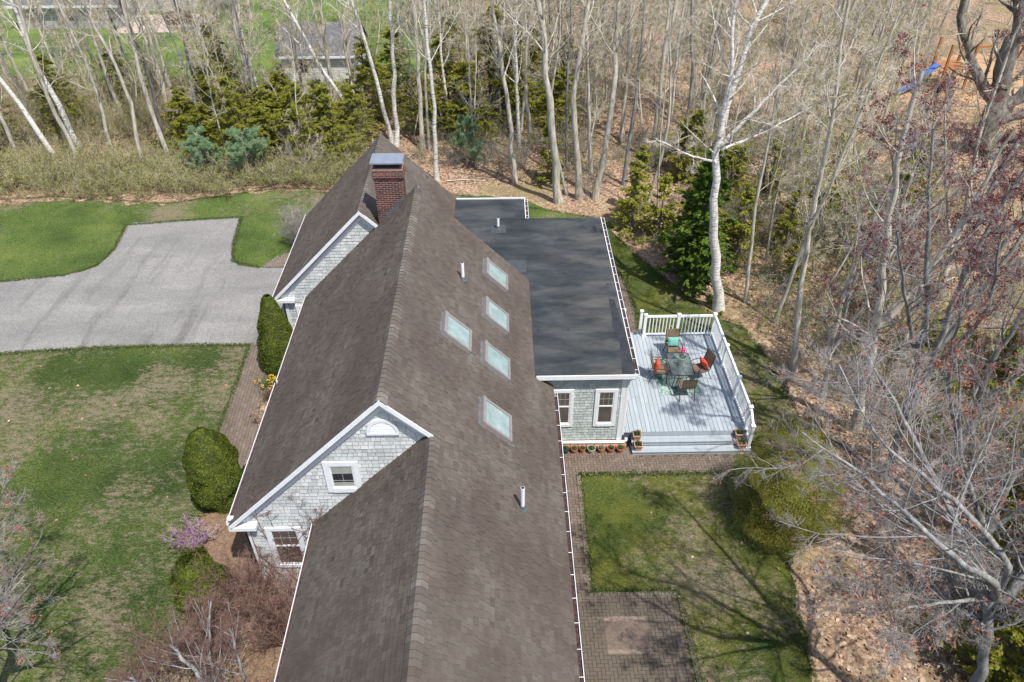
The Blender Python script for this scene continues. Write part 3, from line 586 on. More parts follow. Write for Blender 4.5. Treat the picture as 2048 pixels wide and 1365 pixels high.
for i in range(15): x = CX0 + .03 + i * (CX1 - CX0 - .06) / 14; b.box(x - .004, x + .004, CY0 + .02, CY0 + .028, 7.502, 7.74)
for i in range(9): y = CY0 + .03 + i * (CY1 - CY0 - .06) / 8; b.box(CX1 - .03, CX1 - .022, y - .004, y + .004, 7.502, 7.74); b.box(CX0 + .022, CX0 + .03, y - .004, y + .004, 7.502, 7.74)
b.box(CX0 + .0, CX1 - .0, CY0 + .005, CY0 + .03, 7.505, 7.53); sub(b.build('spark_screen', MT['lead']), chim)
b = MB(); b.face([(CX0 - .06, CY0 - .1, 7.74), (CX1 + .06, CY0 - .1, 7.74), (CX1 + .04, CY1 + .06, 7.78), (CX0 - .04, CY1 + .06, 7.78)]); b.box(CX0 - .06, CX1 + .06, CY0 - .1, CY1 + .06, 7.7, 7.735); sub(b.build('chimney_cap', MT['steel']), chim)
b = MB()
for i in range(6):
    x0 = CX0 + .1 + i * .14; x1 = min(x0 + .16, CX1 + .012); zb = zm - (xm - x0); b.box(x0, x1, CY0 - .008 - .002 * (i % 2), CY0 + .002, zb - .1, zb + .20)
sub(b.build('step_flashing', MT['lead']), chim)
# climbing vine on gable
# ================================================================== DECK
DX0, DX1, DY0, DY1, DZ = 3.74, 7.86, 17.25, 22.36, .54
deck = thing('deck', 'pale blue-grey wooden deck with white railing and wide front steps', 'deck', (5.8, 19.8, 0)); DO = Vector((-5.8, -19.8, 0))
def dp(o, parent=None):
    if parent is None: o.parent = deck; o.matrix_parent_inverse = Matrix.Translation(DO)
    else: o.parent = parent
    return o
b = MB(); r = random.Random(8); x = DX0
while x < DX1 - .02:
    e = min(x + .139, DX1); ys = [DY0, r.uniform(18.3, 21.2), DY1]
    for a, c in zip(ys, ys[1:]): b.box(x, e - .011, a + .002, c - .002, DZ - .035, DZ, r.random())
    x += .139
dp(b.build('decking', MT['deck'])); b = MB(); b.box(DX0 + .02, DX1 - .02, DY0 + .02, DY1 - .02, .05, DZ - .037); dp(b.build('deck_frame', MT['lead']))
def step(yf, yb, z):
    b = MB(); n = 2; dd = (yb - yf + .02) / n
    for i in range(n): b.box(4.05, 7.86, yf - .015 + i * dd, yf - .015 + (i + 1) * dd - .007, z - .03, z, r.random())
    b.box(4.07, 7.85, yf + .01, yf + .03, z - .18, z - .032, .9); s = dp(b.build('step', MT['deck'])); return s
step(16.98, 17.24, .36); step(16.71, 16.97, .18); b = MB(); b.box(4.07, 7.85, DY0 + .0, DY0 + .018, .36, DZ - .037, .95); b.box(4.05, 4.065, 16.73, 17.24, .0, .15, .4); dp(b.build('riser', MT['deck']))
def post(x, y, z0, h=.98, wd=.1, parent=None):
    b = MB(); b.box(x - wd / 2, x + wd / 2, y - wd / 2, y + wd / 2, z0, z0 + h); p = dp(b.build('post', MT['vinyl']), parent)
    c = MB(); c.box(x - wd * .66, x + wd * .66, y - wd * .66, y + wd * .66, z0 + h + .001, z0 + h + .03); t = MB()
    A = [Vector((x + sx * wd * .6, y + sy * wd * .6, z0 + h + .03)) for sx, sy in ((-1, -1), (1, -1), (1, 1), (-1, 1))]
    for i in range(4): c.face([A[i], A[(i + 1) % 4], Vector((x, y, z0 + h + .07))])
    dp(c.build('post_cap', MT['vinyl']), p); k = MB(); k.box(x - wd * .75, x + wd * .75, y - wd * .75, y + wd * .75, z0 + .001, z0 + .05); dp(k.build('post_skirt', MT['vinyl']), p)
def rail(x0, y0, x1, y1, z0=DZ, z1=None):
    z1 = z0 if z1 is None else z1; b = MB(); b.bar((x0, y0, z0 + .91), (x1, y1, z1 + .91), .07, .075); R = dp(b.build('railing', MT['vinyl'])); b = MB(); b.bar((x0, y0, z0 + .1), (x1, y1, z1 + .1), .05, .06); dp(b.build('bottom_rail', MT['vinyl']), R)
    L = math.hypot(x1 - x0, y1 - y0); n = int(L / .115)
    for i in range(1, n):
        t = i / n; x, y, z = x0 + (x1 - x0) * t, y0 + (y1 - y0) * t, z0 + (z1 - z0) * t; c = MB(); c.box(x - .017, x + .017, y - .017, y + .017, z + .12, z + .88); dp(c.build('baluster', MT['vinyl']), R)
YR, XR = 22.27, 7.78
for x in (5.22, 6.45, XR): post(x, YR, DZ)
rail(5.27, YR, 6.40, YR); rail(6.50, YR, XR - .05, YR)
ysp = [YR, 20.45, 18.75, 17.32]
for y in ysp[1:]: post(XR, y, DZ)
for a, c in zip(ysp, ysp[1:]): rail(XR, a - .05, XR, c + .05)
post(XR + .02, 16.85, .18, .95); rail(XR + .01, 17.27, XR + .02, 16.9, DZ - .02, .22)
post(5.16, 22.75, .05, 1.3); post(4.48, 22.7, .05, 1.4)
b = MB(); b.box(4.0, 5.2, 22.37, 22.65, .33, .36, .4).box(4.0, 5.2, 22.6, 22.95, .16, .19, .6).box(4.0, 5.2, 22.38, 22.4, .0, .33, .3); dp(b.build('side_steps', MT['deck']))
# rug and furniture
rug = MB(); rug.box(-.72, .72, -1.02, 1.02, 0, .01); rg = rug.build('outdoor_rug', MT['rug']); rg.location = (6.0, 20.0, DZ + .002); rg.rotation_euler = (0, 0, .0); tag(rg, 'green and white leaf-patterned rug lying on the deck boards', 'rug')
TB = Vector((6.03, 19.78, DZ + .012)); tb = thing('patio_table', 'rectangular glass-topped metal table on the rug', 'table', TB)
b = MB(); b.box(-.36, .36, -.58, .58, .70, .708); b.build('glass_top', MT['tglass'], tb)
b = MB(); rr = .12; pts = []
for cx_, cy_, a0 in ((.27, .49, 0), (-.27, .49, 90), (-.27, -.49, 180), (.27, -.49, 270)):
    for k in range(5): a = math.radians(a0 + k * 22.5); pts.append((cx_ + rr * math.cos(a), cy_ + rr * math.sin(a), .70))
pts.append(pts[0]); b.tube(pts, .014, 6, False); b.build('rim', MT['furn'], tb)
for sx, sy in ((1, 1), (1, -1), (-1, 1), (-1, -1)):
    b = MB(); b.tube([(sx * .3, sy * .48, .69), (sx * .2, sy * .34, .35), (sx * .3, sy * .46, .0)], .014, 6); b.build('leg', MT['furn'], tb)
b = MB(); b.tube([(.2, .34, .35), (-.2, .34, .35), (-.2, -.34, .35), (.2, -.34, .35), (.2, .34, .35)], .01, 6, False); b.build('stretcher', MT['furn'], tb)
def chair(loc, rz, label):
    t = thing('patio_chair', label, 'chair', loc, rz, 'sling chairs around the glass table')
    for s in (-1, 1):
        b = MB(); b.tube([(s * .26, .24, 0), (s * .265, .22, .38), (s * .265, .2, .60), (s * .265, .1, .63), (s * .265, -.16, .62), (s * .25, -.24, .60)], .014, 6); b.build('leg', MT['furn'], t)
        b = MB(); b.tube([(s * .26, -.36, 0), (s * .25, -.22, .30), (s * .25, -.2, .42)], .014, 6); b.build('leg', MT['furn'], t)
        b = MB(); b.tube([(s * .24, .26, .42), (s * .24, .0, .40), (s * .24, -.2, .40), (s * .24, -.26, .5), (s * .24, -.38, .98)], .013, 6); b.build('side_rail', MT['furn'], t)
    b = MB(); pr = [(.27, .43), (.2, .425), (0, .405), (-.17, .41), (-.24, .47)]
    for (a, za), (c, zc) in zip(pr, pr[1:]): b.face([(-.235, a, za), (.235, a, za), (.235, c, zc), (-.235, c, zc)]); b.face([(-.235, a, za - .008), (-.235, c, zc - .008), (.235, c, zc - .008), (.235, a, za - .008)])
    b.build('seat', MT['sling'], t)
    b = MB(); pr = [(-.25, .5), (-.29, .62), (-.335, .8), (-.385, .97), (-.40, 1.0)]
    for (a, za), (c, zc) in zip(pr, pr[1:]): b.face([(-.235, a, za), (.235, a, za), (.235, c, zc), (-.235, c, zc)]); b.face([(-.235, a - .008, za), (-.235, c - .008, zc), (.235, c - .008, zc), (.235, a - .008, za)])
    b.build('backrest', MT['sling'], t); return t
CZ = DZ + .001
chair((6.12, 19.0, CZ), 0.05, 'tan sling chair with its back to the front steps, no pillow')
chair((6.06, 21.0, CZ), math.pi + .03, 'tan sling chair with teal pillow at the railing end of the table')
chair((5.40, 19.86, CZ + .011), -math.pi / 2 - .15, 'sling chair with coral pillow on the house side of the table')
chair((6.78, 19.9, CZ), math.pi / 2 + .35, 'sling chair with coral pillow on the woods side of the table')
def pillow(loc, rz, tilt, mt, label, s=(.4, .36), group=None):
    n = 10; V = []; F = []
    for side in (1, -1):
        for i in range(n + 1):
            for j in range(n + 1):
                u, v = i / n * 2 - 1, j / n * 2 - 1; h = .075 * (max(0, (1 - u ** 4) * (1 - v ** 4))) ** .6; k = 1 - .07 * (1 - abs(u)) * abs(v) ** 2 - .07 * (1 - abs(v)) * abs(u) ** 2
                V.append((u * s[0] / 2 * k, side * h, v * s[1] / 2 * k))
    for sd in range(2):
        o = sd * (n + 1) ** 2
        for i in range(n):
            for j in range(n): q = [o + i * (n + 1) + j, o + (i + 1) * (n + 1) + j, o + (i + 1) * (n + 1) + j + 1, o + i * (n + 1) + j + 1]; F.append(q if sd else q[::-1])
    o = npmesh('pillow', V, F, MT[mt], smooth=True); o.location = loc; o.rotation_euler = (tilt, 0, rz); return tag(o, label, 'pillow', group)
pillow((6.06, 21.14, CZ + .61), 0, -.3, 'teal', 'square teal pillow leaning on the far chair'); pillow((5.27, 19.88, CZ + .60), math.pi / 2 - .15, .25, 'coral', 'coral pillow in the chair on the house side', (.42, .38), 'coral pillows'); pillow((6.9, 19.93, CZ + .60), math.pi / 2 + .35, -.3, 'coral', 'coral pillow in the chair nearest the woods', (.42, .38), 'coral pillows')
pl = thing('flower_bucket', 'pale green bucket planter with pink flowers standing on the glass table', 'planter', TB + Vector((.02, -.03, .71)))
b = MB(); b.lathe([(.0, .0), (.1, 0), (.145, .32), (.155, .325), (.155, .345), (.14, .345), (.11, .1), (0, .1)], k=24); b.build('bucket', MT['ceramic'], pl)
b = MB()
for k, (x, y, z) in enumerate(((.0, .04, .5), (.05, .06, .56), (-.05, .06, .55), (.02, .1, .6), (.07, .1, .5), (-.03, .13, .62), (.06, .02, .6))):
    b.tube([(x * .2, y * .2, .1), (x * .7, y * .8, .35), (x, y, z)], .004, 4)
b.build('stem', MT['dgreen'], pl); b = MB(); r = random.Random(2)
for k in range(46):
    c = Vector((r.gauss(.01, .045), r.gauss(.08, .05), r.gauss(.57, .04))); a = r.random() * 6.28; d1 = Vector((math.cos(a), math.sin(a), r.uniform(-.3, .5))).normalized() * .04; d2 = d1.cross(Vector((0, .3, 1))).normalized() * .03
    b.face([c, c + d1 * .6 + d2, c + d1 * 1.3, c + d1 * .6 - d2])
b.build('blossom', MT['pink'], pl)

# ------------------------------------------------------------------ vectorised foliage helpers
def unit(v): return v / np.maximum(np.linalg.norm(v, axis=-1, keepdims=True), 1e-9)
def quads(Cn, size, rg, asp=2.0, N=None, flat=0.0, D=None):
    """leaf quads at Cn; flat pulls normals upward"""
    n = len(Cn); nrm = unit(rg.normal(size=(n, 3)) + np.array([0, 0, flat])) if N is None else unit(N + rg.normal(size=(n, 3)) * .35)
    d = rg.normal(size=(n, 3)) if D is None else D + rg.normal(size=(n, 3)) * .25
    a = unit(d - (d * nrm).sum(1, keepdims=True) * nrm); c = np.cross(nrm, a); s = np.asarray(size).reshape(-1, 1) * np.ones((n, 1))
    V = np.stack([Cn - a * s * .5, Cn + c * s * .5 / asp, Cn + a * s * .5, Cn - c * s * .5 / asp], 1).reshape(-1, 3)
    return V, np.arange(4 * n).reshape(n, 4)
def tubes(P, R, k):
    N, mseg, _ = P.shape; T = unit(np.gradient(P, axis=1)); md = unit(P[:, -1] - P[:, 0]); ref = np.where(np.abs(md[:, 2:3]) > .8, np.array([[1., 0, 0]]), np.array([[0, 0, 1.]]))
    A = unit(np.cross(T, ref[:, None, :])); Bv = np.cross(T, A); ang = np.arange(k) * 2 * np.pi / k
    V = P[:, :, None, :] + R[:, :, None, None] * (np.cos(ang)[None, None, :, None] * A[:, :, None, :] + np.sin(ang)[None, None, :, None] * Bv[:, :, None, :])
    idx = np.arange(N * mseg * k).reshape(N, mseg, k); a = idx[:, :-1]; c = idx[:, 1:]
    F = np.stack([a, np.roll(a, -1, 2), np.roll(c, -1, 2), c], -1).reshape(-1, 4); return V.reshape(-1, 3), F
def poly(S, D, L, n, rg, wob=.12, up=.0):
    P = [S]; d = unit(D)
    for i in range(n):
        d = unit(d + rg.normal(size=d.shape) * wob + np.array([0, 0, up])); P.append(P[-1] + d * (L / n)[:, None])
    return np.stack(P, 1)
def spawn(P, R, cnt, rg, t0, t1, ang, lf, rf, n, wob, up, rmin=.004, lmin=.1, taper=.35, shape=None):
    N, mseg, _ = P.shape; t = np.sort(rg.uniform(t0, t1, size=(N, cnt)), 1); u = t * (mseg - 1); i = np.minimum(u.astype(int), mseg - 2); fr = (u - i)[..., None]
    ar = np.arange(N)[:, None]; S = P[ar, i] * (1 - fr) + P[ar, i + 1] * fr; T = unit(P[ar, i + 1] - P[ar, i]); r0 = (R[ar, i] * (1 - fr[..., 0]) + R[ar, i + 1] * fr[..., 0])
    Q = rg.normal(size=T.shape); Q = unit(Q - (Q * T).sum(-1, keepdims=True) * T); a = np.radians(rg.normal(ang, 9, size=t.shape))[..., None]
    D = np.cos(a) * T + np.sin(a) * Q; Lp = np.linalg.norm(np.diff(P, axis=1), axis=-1).sum(1)[:, None]
    sh = (1.15 - .75 * t) if shape is None else shape(t)
    L = np.maximum(Lp * lf * sh * rg.uniform(.65, 1.25, size=t.shape), lmin)
    rb = np.maximum(r0 * rf * rg.uniform(.7, 1.1, size=t.shape), rmin)
    P2 = poly(S.reshape(-1, 3), D.reshape(-1, 3), L.reshape(-1), n, rg, wob, up); R2 = rb.reshape(-1, 1) * np.linspace(1, taper, n + 1)[None]
    return P2, np.maximum(R2, rmin * .7)
def cat(parts):
    V = []; F = []; o = 0
    for v, f in parts: V.append(v); F.append(f + o); o += len(v)
    return np.concatenate(V), np.concatenate(F)
def spline(pts, n):
    p = np.array(pts, float); s = np.r_[0, np.cumsum(np.linalg.norm(np.diff(p, axis=0), axis=1))]; t = np.linspace(0, s[-1], n); m_ = np.gradient(p, s, axis=0, edge_order=1); out = []
    for q in t:
        i = min(np.searchsorted(s, q, 'right') - 1, len(s) - 2); h = s[i + 1] - s[i]; u = (q - s[i]) / h
        out.append((2 * u**3 - 3 * u**2 + 1) * p[i] + (u**3 - 2 * u**2 + u) * h * m_[i] + (-2 * u**3 + 3 * u**2) * p[i + 1] + (u**3 - u**2) * h * m_[i + 1])
    return np.array(out)
def bare_tree(name, label, cat_, loc, stems, seed, bark='grey', twig='twig', group=None, t0=.35, n1=16, n2=6, n3=5, n4=3, l1=.28, a1=50, up=.06, buds=None, budn=0, buds_size=.06, ktr=8, rmin=.0055, wob1=.1, a2=42, rf1=.36):
    """stems: list of (points, r0, r1) in local coordinates; the first is the trunk"""
    rg = np.random.default_rng(seed); root = thing(name, label, cat_, loc, 0, group); tr = []; cr = []; tips = []
    for si, (pts, r0, r1) in enumerate(stems):
        P0 = spline(pts, 16)[None]; P0[:, 1:] += rg.normal(size=P0[:, 1:].shape) * r0 * .22; R0 = np.linspace(r0, r1, 16)[None] * (1 + rg.normal(size=(1, 16)) * .04)
        if si == 0 and pts[0][2] <= .01: R0[0, 0] *= 1.35
        tr.append(tubes(P0, R0, ktr)); P1, R1 = spawn(P0, R0, n1, rg, t0 if si == 0 else .15, .99, a1, l1, rf1, 7, wob1, up, .010)
        tr.append(tubes(P1, R1, 5)); P2, R2 = spawn(P1, R1, n2, rg, .2, 1, a2, .45, .5, 4, .14, up * .6, rmin * 1.4); cr.append(tubes(P2, R2, 4))
        P3, R3 = spawn(P2, R2, n3, rg, .15, 1, 40, .5, .55, 3, .16, .03, rmin); cr.append(tubes(P3, R3, 3)); last = P3
        if n4: P4, R4 = spawn(P3, R3, n4, rg, .15, 1, 38, .55, .6, 2, .14, .02, rmin * .75); cr.append(tubes(P4, R4, 3)); last = P4
        tips.append(last.reshape(-1, 3))
    V, F = cat(tr); npmesh('trunk', V, F, MT[bark], root, smooth=True); V, F = cat(cr); npmesh('crown', V, F, MT[twig], root, smooth=True)
    if buds:
        T = np.concatenate(tips); cs = T[rg.integers(0, len(T), budn)]; K = 8; Cc = (cs[:, None] + rg.normal(size=(budn, K, 3)) * .04).reshape(-1, 3)
        V, F = quads(Cc, rg.uniform(.6, 1.3, len(Cc)) * buds_size, rg, 1.4); npmesh('flowers', V, F, MT[buds], root, tint=rg.random(len(F)))
    return root
def straight(H, lean=(0, 0), bend=.25, rg=None):
    bx, by = (rg.normal(size=2) * bend if rg is not None else (0, 0)); return [(0, 0, 0), (lean[0] * H * .33 + bx, lean[1] * H * .33 + by, H * .33), (lean[0] * H * .66 - bx * .4, lean[1] * H * .66, H * .66), (lean[0] * H, lean[1] * H, H)]

# ---- trees one can tell apart (x, y, lean per metre, height, radius, bark, label)
hero = [
 (-24.16, 38.87, -.30, 13, .15, 'birch', 'white birch leaning left at the far left of the wood edge'),
 (-23.67, 40.47, -.08, 14, .17, 'birch', 'white birch standing just behind the leaning one at far left'),
 (-19.27, 37.82, -.02, 14, .12, 'grey', 'grey stem in the clump above the left lawn edge'), (-18.14, 38.77, .0, 15, .13, 'grey', 'mottled grey trunk right of the clump above the left lawn'),
 (-18.69, 42.48, 0, 13, .12, 'grey', 'slim grey trunk behind the left evergreens'), (-16.43, 42.56, 0, 12, .09, 'grey', 'thin pale trunk standing among the left evergreens'), (-18.41, 45.1, .04, 15, .17, 'dark', 'dark furrowed trunk rising above the left evergreens'),
 (-7.48, 41.6, -.48, 13, .13, 'birch', 'white birch leaning steeply left behind the garage peak'), (-6.02, 40.93, .05, 15, .14, 'birch', 'straight white birch right behind the garage peak'), (-6.26, 41.08, -.17, 14, .13, 'birch', 'white birch forking left from the pair behind the garage peak'),
 (-4.49, 40.35, .02, 15, .14, 'grey', 'grey trunk right of the twin birches'), (-4.09, 40.34, .06, 13, .08, 'grey', 'thin grey trunk beside the stouter one near the twin birches'),
 (-3.43, 36.45, 0, 15, .12, 'birch', 'single white birch on the leafy bank above the garage roof slope'), (.67, 36.11, -.11, 14, .13, 'grey', 'grey trunk leaning left on the leaf-covered bank'),
 (2.8, 33.91, -.12, 16, .20, 'grey', 'stout grey forked trunk behind the flat roof corner'), (3.87, 34.31, -.01, 16, .17, 'grey', 'straight stout grey trunk right of the forked one'), (4.76, 37.24, -.09, 14, .10, 'grey', 'slender trunk between two stout ones in the brown woods'),
 (4.67, 34.29, .05, 16, .17, 'grey', 'stout trunk leaning right, third behind the flat roof'), (6.31, 35.73, .02, 15, .11, 'silver', 'pale trunk rising above the thin hemlock saplings'), (7.21, 33.54, .03, 13, .08, 'grey', 'thin trunk among hemlock saplings left of the big hemlock'), (9.63, 37.29, -.07, 14, .12, 'silver', 'pale trunk behind the big hemlock'),
 (9.91, 25.11, -.07, 13, .08, 'grey', 'thin grey trunk just right of the big birch'), (10.71, 23.69, .1, 12, .09, 'grey', 'leaning grey sapling trunk beyond the deck corner'), (10.54, 20.78, -.12, 14.5, .12, 'grey', 'tall thin maple right of the deck railing'),
 (7.59, 32.81, -.06, 12, .05, 'grey', 'very thin sapling trunk in front of the brown woods'), (3.29, 34.7, -.1, 13, .08, 'grey', 'slim trunk pressed between two stout trunks'),
]
for i, (x, y, ln, H, rad, bk, lab) in enumerate(hero):
    rg = np.random.default_rng(100 + i); bi = bk == 'birch'
    bare_tree('birch_tree' if bi else 'bare_tree', lab, 'tree', (x, y, 0), [(straight(H, (ln, rg.normal() * .01), .12 if bi else .2, rg), rad, rad * .25)], 100 + i, bk, 'twig', t0=.38 if y < 50 else .3, n1=15, n2=6, n3=5, n4=3 if y < 45 else 0, l1=.22, a1=42, up=.05)
# the big birch beside the deck
bare_tree('birch_tree', 'tall white birch with spreading white limbs beside the deck corner', 'tree', (8.69, 24.65, 0),
    [([(0, 0, 0), (-.45, 0, 2), (-.83, 0, 4.24), (-1.18, 0, 6.7), (-1.05, .2, 8.2), (-.75, .3, 10), (-.1, .5, 12.5)], .20, .06), ([(-1.18, 0, 7.4), (-1.15, 0, 9.53), (-1.41, 0, 11.3), (-1.2, .2, 13.5)], .1, .03), ([(-1.15, 0, 7.0), (.0, -.2, 8.6), (1.4, -.4, 10.6)], .08, .02), ([(-1.1, 0, 6.4), (-2.2, -.5, 6.9), (-3.6, -.9, 7.7)], .05, .015), ([(-1.0, 0, 6.9), (.3, .3, 7.3), (2.0, .5, 8.2)], .05, .015)],
    555, 'birch', 'twig', t0=.5, n1=12, n2=6, n3=5, n4=3, l1=.3, a1=50, up=.04, rmin=.0055)
# big old tree far right
bare_tree('old_maple', 'massive old tree with low spreading limbs at the upper right', 'tree', (26.9, 38.9, 0),
    [([(0, 0, 0), (-.3, 0, 1.6), (-.4, 0, 3.2), (-.9, 0, 5.5), (-1.3, 0, 9)], .62, .3), ([(-.4, 0, 2.6), (-2.2, .3, 4.6), (-3.6, .6, 6.8), (-4.4, .6, 10)], .34, .1), ([(-.2, 0, 1.8), (2, -.5, 2.8), (5, -1, 3.4)], .3, .12), ([(-.3, 0, 2.2), (1.6, .5, 4.5), (2.4, .5, 8)], .36, .14), ([(0, 0, 1), (2.5, -2, 1.6), (5, -3, 2.6)], .25, .1)],
    77, 'dark', 'twig', t0=.4, n1=10, n2=6, n3=5, n4=2, l1=.3, a1=50, up=.05)
# red-flowering maples right of the deck
reds = [((11.13, 19.39), [([(0, 0, 0), (-.3, 0, 2.6), (-.4, 0, 4.9), (-.1, 0, 8.5)], .10, .03), ([(-.2, 0, 2), (.7, .3, 4.5), (1.2, .4, 7)], .06, .02)], 'multi-stemmed maple with few red flowers behind the deck rail', 'redbud', 400),
 ((11.67, 17.78), [([(0, 0, 0), (-.6, 0, 4.5), (-1.1, 0, 7.2), (-1.6, 0, 10.3), (-1.7, 0, 12)], .17, .05), ([(-.5, 0, 4.2), (.6, 0, 7), (1.1, 0, 10.4)], .12, .03)], 'forked maple with dark red flowers right of the deck', 'redbud', 900),
 ((13.35, 17.81), [([(0, 0, 0), (-.1, 0, 3.5), (-.2, 0, 6), (.3, 0, 10.5)], .12, .03), ([(-.1, 0, 3), (.9, .2, 6.5), (1.8, .3, 10)], .08, .02)], 'slender red-flowering maple farther right of the deck', 'redbud', 1100),
 ((15.4, 20.5), [([(0, 0, 0), (-.2, 0, 3.5), (-.6, 0, 7), (-.2, 0, 11)], .13, .03), ([(-.2, 0, 2.6), (1, .2, 6.5), (1.6, .3, 10)], .09, .02)], 'red-flowering maple standing highest at the right edge', 'redbud', 1500),
 ((18.3, 26), [([(0, 0, 0), (-.2, 0, 3.5), (-.9, 0, 7), (-1, 0, 11)], .14, .03), ([(-.2, 0, 2.2), (1, .2, 6.0), (1.6, .3, 9.5)], .1, .02), ([(-.2, 0, 2), (-1.4, .2, 5.0), (-2.6, .3, 8.5)], .09, .02)], 'wide red-flowering maple in front of the play set', 'redbud', 1300),
 ((14.6, 24.5), [([(0, 0, 0), (.1, 0, 3), (0, 0, 6), (.3, 0, 9)], .1, .02), ([(0, 0, 1.6), (.9, .2, 4.6), (1.5, .3, 7)], .07, .02)], 'small maple sprinkled with red flowers in the right woods', 'redbud', 420)]
for i, ((x, y), st, lab, bd, bn) in enumerate(reds):
    bare_tree('maple_tree', lab, 'tree', (x, y, 0), st, 700 + i, 'silver' if i in (2, 3) else 'grey', 'twigd', t0=.25, n1=12, n2=6, n3=5, n4=3, l1=.3, a1=38, up=.08, buds=bd, budn=int(bn * .8), buds_size=.05, rmin=.005)
bare_tree('maple_tree', 'tall maple whose twigs hang over the near end of the deck rail', 'tree', (12.0, 15.9, 0), [([(0, 0, 0), (-.3, -.1, 3), (-.9, -.2, 6), (-1.9, -.3, 9), (-2.6, -.3, 11.4)], .13, .03), ([(-.4, 0, 3.6), (.3, -.4, 6), (-.6, -.9, 9.6)], .08, .02), ([(-.8, 0, 5), (-2.2, -.9, 7.4), (-3.4, -1.6, 9.6)], .07, .02)], 710, 'silver', 'twigd', t0=.35, n1=14, n2=7, n3=6, n4=4, l1=.33, a1=42, up=.06, buds='redbud', budn=500, buds_size=.05, rmin=.005)
# foreground maple, lower right, limbs reach up toward the camera
bare_tree('maple_tree', 'large grey maple whose bare limbs fill the lower right corner', 'tree', (9.85, 7.3, 0),
    [([(0, 0, 0), (-.35, .28, 3), (-.76, .67, 5.5)], .14, .085), ([(-.76, .67, 5.4), (-1.3, .3, 6.4), (-2.57, .15, 7.5), (-3.9, .9, 8.5), (-5.0, 1.4, 9.1)], .085, .012), ([(-.76, .67, 5.4), (-1.0, .5, 6.5), (-2.5, 1.2, 8.0), (-3.7, 1.35, 9.0), (-4.3, 2.2, 9.9)], .075, .012), ([(-.76, .67, 5.4), (-2.8, -.1, 6.4), (-4.2, -.7, 7.1)], .045, .012), ([(-.7, .6, 5.2), (.4, 1.2, 7), (.3, 2.6, 9.3)], .1, .025), ([(-.7, .6, 5.0), (-1.4, 2.4, 6.6), (-2.4, 4.6, 8.1)], .08, .02)],
    901, 'silver', 'twigd', t0=.75, n1=17, n2=9, n3=7, n4=3, l1=.5, a1=50, up=.03, buds='orbud', budn=380, buds_size=.05, rmin=.0035, wob1=.15)
bare_tree('maple_tree', 'slender grey maple with orange buds between the round shrub and the right edge', 'tree', (11.4, 11.2, 0),
    [([(0, 0, 0), (.3, .2, 2.5), (.2, .3, 5), (.6, .4, 8.2)], .15, .04), ([(.2, .2, 3), (-.9, .5, 5), (-1.8, .8, 7.6)], .08, .02), ([(.2, .2, 2.6), (1.2, 0, 5), (2.0, .1, 8)], .08, .02)],
    902, 'silver', 'twigd', t0=.25, n1=11, n2=6, n3=5, n4=3, l1=.34, a1=45, up=.05, buds='orbud', budn=420, buds_size=.06, rmin=.005)
bare_tree('maple_tree', 'maple with pinkish buds in front of the deck-side maples, low at right', 'tree', (12.6, 14.4, 0),
    [([(0, 0, 0), (.2, .2, 2.5), (0, .3, 5.5), (.5, .4, 8.6)], .13, .03), ([(.1, .2, 2.5), (-1.0, .3, 5), (-1.6, .3, 7.8)], .08, .02)],
    903, 'silver', 'twigd', t0=.25, n1=12, n2=6, n3=5, n4=3, l1=.34, a1=45, up=.06, buds='orbud', budn=300, buds_size=.06, rmin=.005)
# lower left
bare_tree('maple_tree', 'bare maple with orange buds reaching in at the lower left corner', 'tree', (-12.0, 8.7, 0),
    [([(0, 0, 0), (.2, .4, 2.5), (.9, .8, 4.6), (2.0, 1.3, 6.5)], .13, .03), ([(.3, .3, 2), (-.3, 1.6, 4.5), (.6, 2.6, 6.6)], .08, .02), ([(.3, .3, 2), (1.6, -.3, 4), (3.0, -.2, 5.6)], .07, .02)],
    904, 'dark', 'twigd', t0=.3, n1=13, n2=7, n3=5, n4=3, l1=.36, a1=48, up=.03, buds='orbud', budn=200, buds_size=.045, rmin=.004)
bare_tree('crabapple_tree', 'grey bare ornamental tree in the bed beside the near wing', 'tree', (-6.3, 8.2, 0),
    [([(0, 0, 0), (-.1, .2, .9), (-.4, .3, 1.8), (-.9, .5, 3)], .09, .03), ([(-.05, .1, .5), (.4, .4, 1.8), (.3, .8, 3.1)], .06, .02), ([(-.05, .1, .5), (-.9, 0, 1.5), (-1.9, .2, 2.3)], .06, .02), ([(0, 0, .4), (-.5, .9, 1.7), (-.4, 1.6, 2.9)], .06, .02)],
    905, 'silver', 'red', t0=.15, n1=12, n2=7, n3=5, n4=2, l1=.55, a1=48, up=.07, rmin=.004)

# ---- woods: copies of a handful of trees
protos = []
for k in range(8):
    rg = np.random.default_rng(40 + k); bk = ['grey', 'grey', 'silver', 'grey', 'dark', 'grey', 'birch', 'grey'][k]; H = [14, 13, 12, 15, 14, 11, 13, 9][k]; rad = [.115, .09, .075, .135, .13, .055, .09, .04][k]
    stems = [(straight(H, tuple(rg.normal(size=2) * .03), .3, rg), rad, rad * .2)]
    if k in (1, 3): stems.append(([(0, 0, H * .3), (.6, .2, H * .5), (1.0, .4, H * .85)], rad * .6, rad * .15))
    protos.append(bare_tree('bare_tree' if bk != 'birch' else 'birch_tree', 'x', 'tree', (0, 0, 0), stems, 40 + k, bk, 'twig', t0=.2, n1=20, n2=6, n3=5, n4=3, l1=.2, a1=45, up=.06, rmin=.006, buds='yelbud' if k in (5, 7) else None, budn=150, buds_size=.05))
LAB = ['bare grey trunk among many like it in the woods', 'bare forked grey trunk in the woods', 'pale slim bare trunk in the woods', 'stout bare grey trunk in the woods', 'dark bare trunk in the woods', 'slim bare trunk in the woods', 'slim white birch deep in the woods', 'thin bare sapling in the woods']
rw = random.Random(11); taken = [(h[0], h[1]) for h in hero]; usedp = set()
